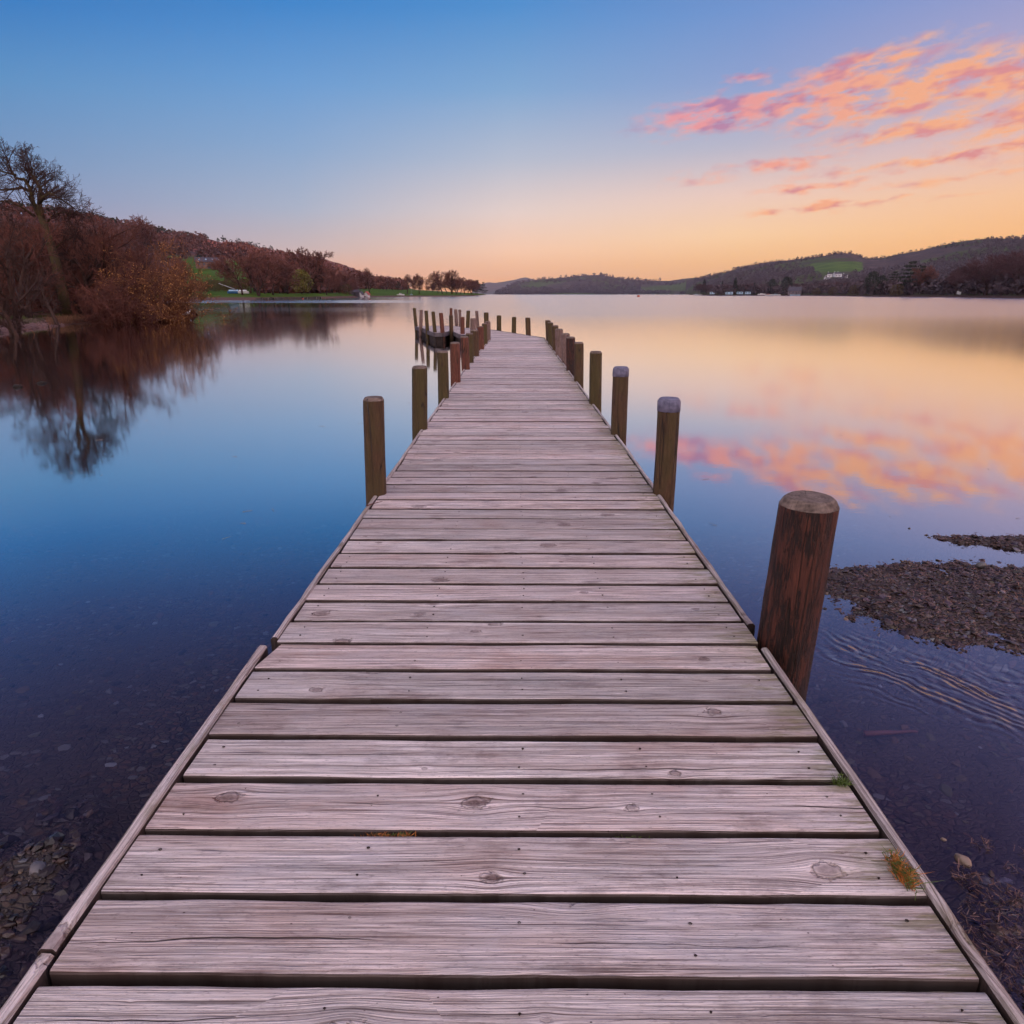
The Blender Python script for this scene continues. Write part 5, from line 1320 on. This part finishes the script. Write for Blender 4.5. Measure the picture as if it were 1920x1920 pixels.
for (px, dd, L, mt, lb, ms, cb) in [(1428, 6, 7, 'white', 'white motor cruiser by the right shore, left of three boats', 0, 'white'), (1441, -8, 6.5, 'white', 'white boat on the water at the right shore, middle of three boats', 0, 'redpaint'), (1454, -5, 9, 'white', 'larger white boat on the water, right of three boats', 0, 'paleblue'), (1491, -12, 8.5, 'paleblue', 'pale blue boat moored before the stone lakeside house', 0, None), (1311, -10, 8, 'white', 'white yacht with red keel line at the left end of the right shore', 9, None)]:
    d = shore_d(Rh, px)+dd; az = A_(px); p = Vector((d*math.sin(R(az)), d*math.cos(R(az)), 0 if dd < 0 else .6)); boat('motor_boat' if not ms else 'sailing_boat', p, R(-20), L, M[mt], lb, M[cb] if cb else None, ms, None, GBT, 1.1)
sh = 'small moored yacht with bare mast among the far marina masts'
for i in range(14):
    px = 1160+random.random()*25+i*9.5; d = 1500+random.uniform(-150, 250) if px < 1300 else 900; az = A_(px)
    boat('sailing_boat', Vector((d*math.sin(R(az)), d*math.cos(R(az)), 0)), random.uniform(-.5, .5), 9, M['white'], sh, M['paleblue'] if i % 3 else None, random.uniform(11, 15), None, 'moored yachts at the far marina', 1.0)
def caravan(px, dd, L, label):
    p = land_pt(Rh, px, shore_d(Rh, px)+dd); root = empty('caravan', p, R(-25)); mb = MB()
    mb.prism([(-L/2, -1.1, .5), (L/2, -1.1, .5), (L/2, -1.1, 2.0), (L/2-.35, -1.1, 2.7), (-L/2+.2, -1.1, 2.7), (-L/2, -1.1, 2.2)], (0, 2.2, 0)); mb.build('body', M['paleblue'], root)
    for x_ in (-L*.25, L*.25): mb = MB(); mb.box((x_, -1.12, 1.75), (.6, .03, .35)); mb.build('window', M['dark'], root)
    for x_ in (-L*.22, L*.24): mb = MB(); mb.tube([(x_, -1.12, .35), (x_, 1.12, .35)], [.35, .35], 12); mb.build('wheel', M['dark'], root)
    tag(root, label, 'caravan', 'caravans and vans on the right shore')
caravan(1367, 18, 6.5, 'pale blue caravan, brightest of those under the conifers on the right shore')
caravan(1387, 22, 5.5, 'pale caravan right of the brightest one')
caravan(1402, 22, 5, 'rightmost pale caravan in the row on the right shore')
caravan(1337, 22, 6, 'leftmost grey-blue caravan on the right shore')
p = land_pt(Rh, 1490, shore_d(Rh, 1490)+22)
house('stone_house', p, R(-30), 11, 8, 3.6, 3.4, M['greystone'], M['slate'], 'grey stone lakeside house with steep gable on the right shore', [(-4, 2, 1.2, 1.4), (-1, 2, 1.2, 1.4), (4, 2, 1.2, 1.4)], (2, 1.2, 2.2), 2)
fz = 1400
for i, (px, py, w, lb) in enumerate([(1551, 517.5, 7, 'upper left white farm building below the pasture'), (1561, 517.2, 4.5, 'small white farm building in the upper row'), (1569, 517, 7, 'white farm building at the right of the upper row'), (1547, 524, 8, 'lower left white farmhouse below the pasture'), (1573, 525, 7, 'lower right white farm building'), (1580, 520, 7, 'white farm building farthest right below the pasture')]):
    az = A_(px); d = fz-120+i*8; z = zpx(py+1.2, d, px)
    house('farmhouse', Vector((d*math.sin(R(az)), d*math.cos(R(az)), z)), R([-30, 10, -20, 20, -10, -35][i]), w, 6, 4., 2.4, M['white'], M['slate'], lb, [(-w*.25, 2, 1, 1), (w*.25, 2, 1, 1)], (0, 1, 2), 1, cat='house', group='white farm buildings on the right hill')
for px, hh, lb in [(1795.5, 1.9, 'taller white upright board on the right shore before the wood'), (1799.5, 1.5, 'shorter white upright board on the right shore before the wood')]:
    p = land_pt(Rh, px, shore_d(Rh, px)+28); root = empty('notice_board', p); mb = MB(); mb.box((0, 0, hh*.6), (.5, .05, hh*.4)); mb.build('panel', M['white'], root); mb = MB(); mb.tube([(0, .09, -.2), (0, .09, hh)], [.06, .06], 6); mb.build('pole', M['dark'], root); tag(root, lb, 'sign')
for px, py, lb in [(482, 556.5, 'white mooring buoy near the far left shore'), (558, 560, 'left of two orange-red buoys off the far left shore'), (568, 560.3, 'right of two orange-red buoys off the far left shore'), (1197, 556, 'small red buoy far out on the open lake')]:
    p = P(px, py+.6, 0); mb = MB(); r_ = .28 if px < 1000 else .9
    mb.tube([(0, 0, -r_*.5), (0, 0, -r_*.2), (0, 0, r_*.3), (0, 0, r_*.8), (0, 0, r_*1.05)], [r_*.5, r_*.9, r_, r_*.6, r_*.12], 10)
    tag(mb.build('buoy', M['white'] if px == 482 else M['redpaint'], loc=(p.x, p.y, 0)), lb, 'buoy', 'mooring buoys')

# ------------------------------------------------------------------ SKY
w = bpy.data.worlds.new('World'); SC.world = w; w.use_nodes = True; nt = w.node_tree; nt.nodes.clear(); N = NT(nt)
dirv = N.node('ShaderNodeTexCoord').outputs['Generated']
x, y, z = N.sep(dirv)
az = N.m('MULTIPLY', N.m('ARCTAN2', x, y), 180/math.pi); el = N.m('MULTIPLY', N.m('ARCSINE', z), 180/math.pi)
def eramp(st):   # stops (elevation, sRGB)
    return N.ramp(N.m('DIVIDE', N.m('ADD', el, 5), 95.), [((e+5)/95, lin(c)) for e, c in st])
left = eramp([(0, (196, 150, 150)), (1.5, (186, 156, 164)), (4, (150, 152, 182)), (8, (118, 150, 190)), (12.5, (88, 144, 196)), (16.5, (48, 122, 192)), (22, (48, 92, 158)), (28, (40, 66, 120)), (36, (36, 42, 78)), (60, (62, 58, 90)), (90, (170, 160, 180))])
midl = eramp([(0, (255, 162, 92)), (1.2, (244, 176, 130)), (3.2, (204, 182, 178)), (6, (170, 180, 200)), (10, (136, 168, 206)), (14, (104, 156, 210)), (18.5, (58, 132, 202)), (24, (52, 98, 170)), (29, (44, 70, 126)), (37, (36, 42, 80)), (60, (62, 58, 90)), (90, (170, 160, 180))])
cent = eramp([(0, (255, 172, 76)), (1.3, (255, 188, 128)), (3.2, (255, 206, 170)), (6, (232, 210, 202)), (9.6, (182, 190, 208)), (14, (128, 168, 210)), (19, (76, 142, 206)), (25, (62, 114, 186)), (30, (54, 80, 140)), (37, (40, 46, 86)), (60, (64, 60, 92)), (90, (170, 160, 180))])
rght = eramp([(0, (255, 180, 70)), (2.2, (255, 194, 126)), (4.2, (255, 210, 162)), (7, (238, 204, 190)), (10, (186, 184, 202)), (14, (140, 160, 206)), (18, (112, 148, 206)), (25, (88, 112, 180)), (36, (52, 56, 112)), (60, (70, 66, 106)), (90, (170, 160, 180))])
farr = eramp([(0, (255, 176, 64)), (3, (255, 186, 110)), (6, (250, 196, 148)), (9, (232, 188, 178)), (13, (186, 170, 198)), (18, (142, 152, 204)), (25, (106, 116, 180)), (36, (62, 62, 116)), (60, (74, 70, 108)), (90, (170, 160, 180))])
sunset = N.vm('SCALE', N.node('ShaderNodeRGB').outputs[0], None) if False else None
glow = eramp([(0, (255, 168, 70)), (6, (255, 180, 100)), (14, (240, 170, 140)), (30, (150, 130, 180)), (60, (90, 90, 150)), (90, (170, 160, 180))])
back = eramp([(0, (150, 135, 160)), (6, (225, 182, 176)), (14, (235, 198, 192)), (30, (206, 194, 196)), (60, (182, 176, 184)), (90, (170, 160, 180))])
c = N.mix(N.mr(az, -34, -16), left, midl)
c = N.mix(N.mr(az, -16, 0), c, cent)
c = N.mix(N.mr(az, 0, 17), c, rght)
c = N.mix(N.mr(az, 17, 37), c, farr)
def scl(col, k):
    n = N.node('ShaderNodeVectorMath', operation='SCALE'); N.put(n.inputs[0], col); n.inputs['Scale'].default_value = k; return n.outputs[0]
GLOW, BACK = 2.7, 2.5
c = N.mix(N.mr(az, 40, 62, smooth=True), c, scl(glow, GLOW))
c = N.mix(N.mr(az, 75, 115, smooth=True), c, scl(back, BACK))  # unseen sky behind the camera, boosted beyond real dusk to light the deck
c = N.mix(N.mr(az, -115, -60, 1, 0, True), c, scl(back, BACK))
# clouds -------------------------------------------------
def cloud_group():
    g = bpy.data.node_groups.new('cloud_density', 'ShaderNodeTree')
    g.interface.new_socket('AzEl', in_out='INPUT', socket_type='NodeSocketVector'); g.interface.new_socket('Density', in_out='OUTPUT', socket_type='NodeSocketFloat')
    G = NT(g); gi = G.node('NodeGroupInput'); go = G.node('NodeGroupOutput'); v = gi.outputs[0]
    a, e, _ = G.sep(v)
    sh_ = G.comb(G.m('MULTIPLY', a, .40), G.m('MULTIPLY_ADD', e, 1.25, G.m('MULTIPLY', a, -.10)), 0)
    n1 = G.noise(sh_, 1.15, 5, .6, 0., dim='2D'); n2 = G.noise(G.comb(G.m('MULTIPLY', a, .5), G.m('MULTIPLY_ADD', e, 1.2, 7.), 0), 1., 2, .5, dim='2D')
    n2 = G.m('SUBTRACT', n2, .5)
    a2 = G.m('MULTIPLY_ADD', n2, 2.6, a); e2 = G.m('MULTIPLY_ADD', n2, 1.2, e)
    CL = [(1400, 205, 160, 28, 5, 1.), (1575, 175, 130, 32, 8, 1.), (1620, 122, 130, 20, 9, .8), (1575, 222, 100, 18, 5, .85), (1690, 190, 110, 18, 3, .9), (1755, 150, 120, 32, 12, 1.), (1885, 145, 130, 36, 5, .9),
          (1760, 235, 180, 20, 4, .85), (1800, 291, 240, 11, 4, .8), (1465, 308, 95, 11, 2, .75), (1398, 145, 45, 11, 2, .6), (1530, 350, 95, 9, 2, .7),
          (1510, 391, 90, 8, 3, .85), (1650, 379, 150, 6, 2, .5), (1320, 332, 65, 15, 3, .42), (1700, 78, 120, 11, 12, .22), (1780, 335, 220, 9, 2, .45), (2060, 200, 180, 50, 5, 1.)]
    tot = None
    for (cx, cy, hw, hh, an, s_) in CL:
        a0, e0 = azel(cx, cy); k = 57.3/1343*(.93 if cx < 1700 else .85)
        A, B = hw*k, hh*k; ca, sa = math.cos(R(an)), math.sin(R(an))
        da = G.m('SUBTRACT', a2, a0); de = G.m('SUBTRACT', e2, e0)
        u = G.m('MULTIPLY_ADD', da, ca/A, G.m('MULTIPLY', de, sa/A)); v_ = G.m('MULTIPLY_ADD', de, ca/B, G.m('MULTIPLY', da, -sa/B))
        q = G.m('EXPONENT', G.m('MULTIPLY', G.m('ADD', G.m('MULTIPLY', u, u), G.m('MULTIPLY', v_, v_)), -1.))
        q = G.m('MULTIPLY', q, s_); tot = q if tot is None else G.m('MAXIMUM', tot, q)
    dn = G.m('MULTIPLY', tot, G.mr(n1, .33, .64, .28, 1.55))
    dn = G.mr(dn, .12, .88, 0, 1, False)
    G.put(go.inputs[0], dn); return g
cg = cloud_group()
def dens(da, de):
    n = N.node('ShaderNodeGroup'); n.node_tree = cg
    N.put(n.inputs[0], N.comb(N.m('ADD', az, da), N.m('ADD', el, de), 0)); return n.outputs[0]
d0 = dens(0, 0)
ln_ = N.noise(N.comb(N.m('MULTIPLY', az, .42), N.m('MULTIPLY_ADD', el, 1.1, N.m('MULTIPLY', az, -.12)), 0.), 1., 2, .55, dim='2D')
lit = N.m('SUBTRACT', N.mr(ln_, .30, .54), N.m('MULTIPLY', N.mr(d0, .6, 1.), .22), clamp=True)
warm = N.mr(az, 12, 27)
elw = N.mr(el, 13, 5)
bright = N.mix(N.m('MAXIMUM', warm, elw), lin((250, 150, 150)), lin((255, 180, 122)))
shade = N.mix(N.m('MAXIMUM', N.m('MULTIPLY', warm, .8), elw), lin((172, 122, 168)), lin((232, 142, 130)))
cc = N.mix(lit, shade, bright)
c = N.mix(N.m('MULTIPLY', d0, .9), c, cc)
sky = N.node('ShaderNodeTexSky', sky_type='NISHITA'); sky.sun_disc = False; sky.sun_elevation = R(3); sky.sun_rotation = R(58); sky.altitude = 50
skyb = N.node('ShaderNodeBackground'); nt.links.new(sky.outputs[0], skyb.inputs[0]); skyb.inputs[1].default_value = .05
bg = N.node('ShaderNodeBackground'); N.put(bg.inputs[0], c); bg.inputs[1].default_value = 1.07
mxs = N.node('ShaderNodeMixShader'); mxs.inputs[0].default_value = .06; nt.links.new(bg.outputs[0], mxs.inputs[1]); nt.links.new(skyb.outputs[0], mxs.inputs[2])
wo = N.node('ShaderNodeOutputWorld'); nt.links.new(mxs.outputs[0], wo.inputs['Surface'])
w.cycles.sampling_method = 'MANUAL'; w.cycles.sample_map_resolution = 512
# sun: low, to the right, behind the right hills
sl = bpy.data.lights.new('sun', 'SUN'); sl.energy = 4.0; sl.angle = R(.8); sl.color = (1., .42, .22)
so = bpy.data.objects.new('sun', sl); COL.objects.link(so)
se, sa = R(3.0), R(58)
dv = Vector((math.sin(sa)*math.cos(se), math.cos(sa)*math.cos(se), math.sin(se)))
so.rotation_euler = dv.to_track_quat('Z', 'Y').to_euler()
# haze
HAZE = 6e-5
if HAZE:
    mh, N = newmat('haze_air'); pv = N.node('ShaderNodeVolumePrincipled'); pv.inputs['Density'].default_value = HAZE; pv.inputs['Color'].default_value = (.66, .74, 1, 1)
    N.nt.links.new(pv.outputs[0], N.out.inputs['Volume'])
    mb = MB(); mb.box((0, 3300, 98.), (7400, 4100, 102.)); o = mb.build('haze', mh); tag(o, kind='stuff')
# ------------------------------------------------------------------ render settings
SC.view_settings.view_transform = 'Standard'; SC.view_settings.look = 'None'; SC.view_settings.exposure = 0; SC.view_settings.gamma = 1
SC.render.engine = 'CYCLES'
cy = SC.cycles; cy.use_denoising = True; cy.max_bounces = 5; cy.diffuse_bounces = 2; cy.glossy_bounces = 3; cy.transparent_max_bounces = 16; cy.volume_bounces = 0; cy.caustics_reflective = False; cy.caustics_refractive = False
cy.use_adaptive_sampling = True; cy.adaptive_threshold = .05; cy.sample_clamp_indirect = 4
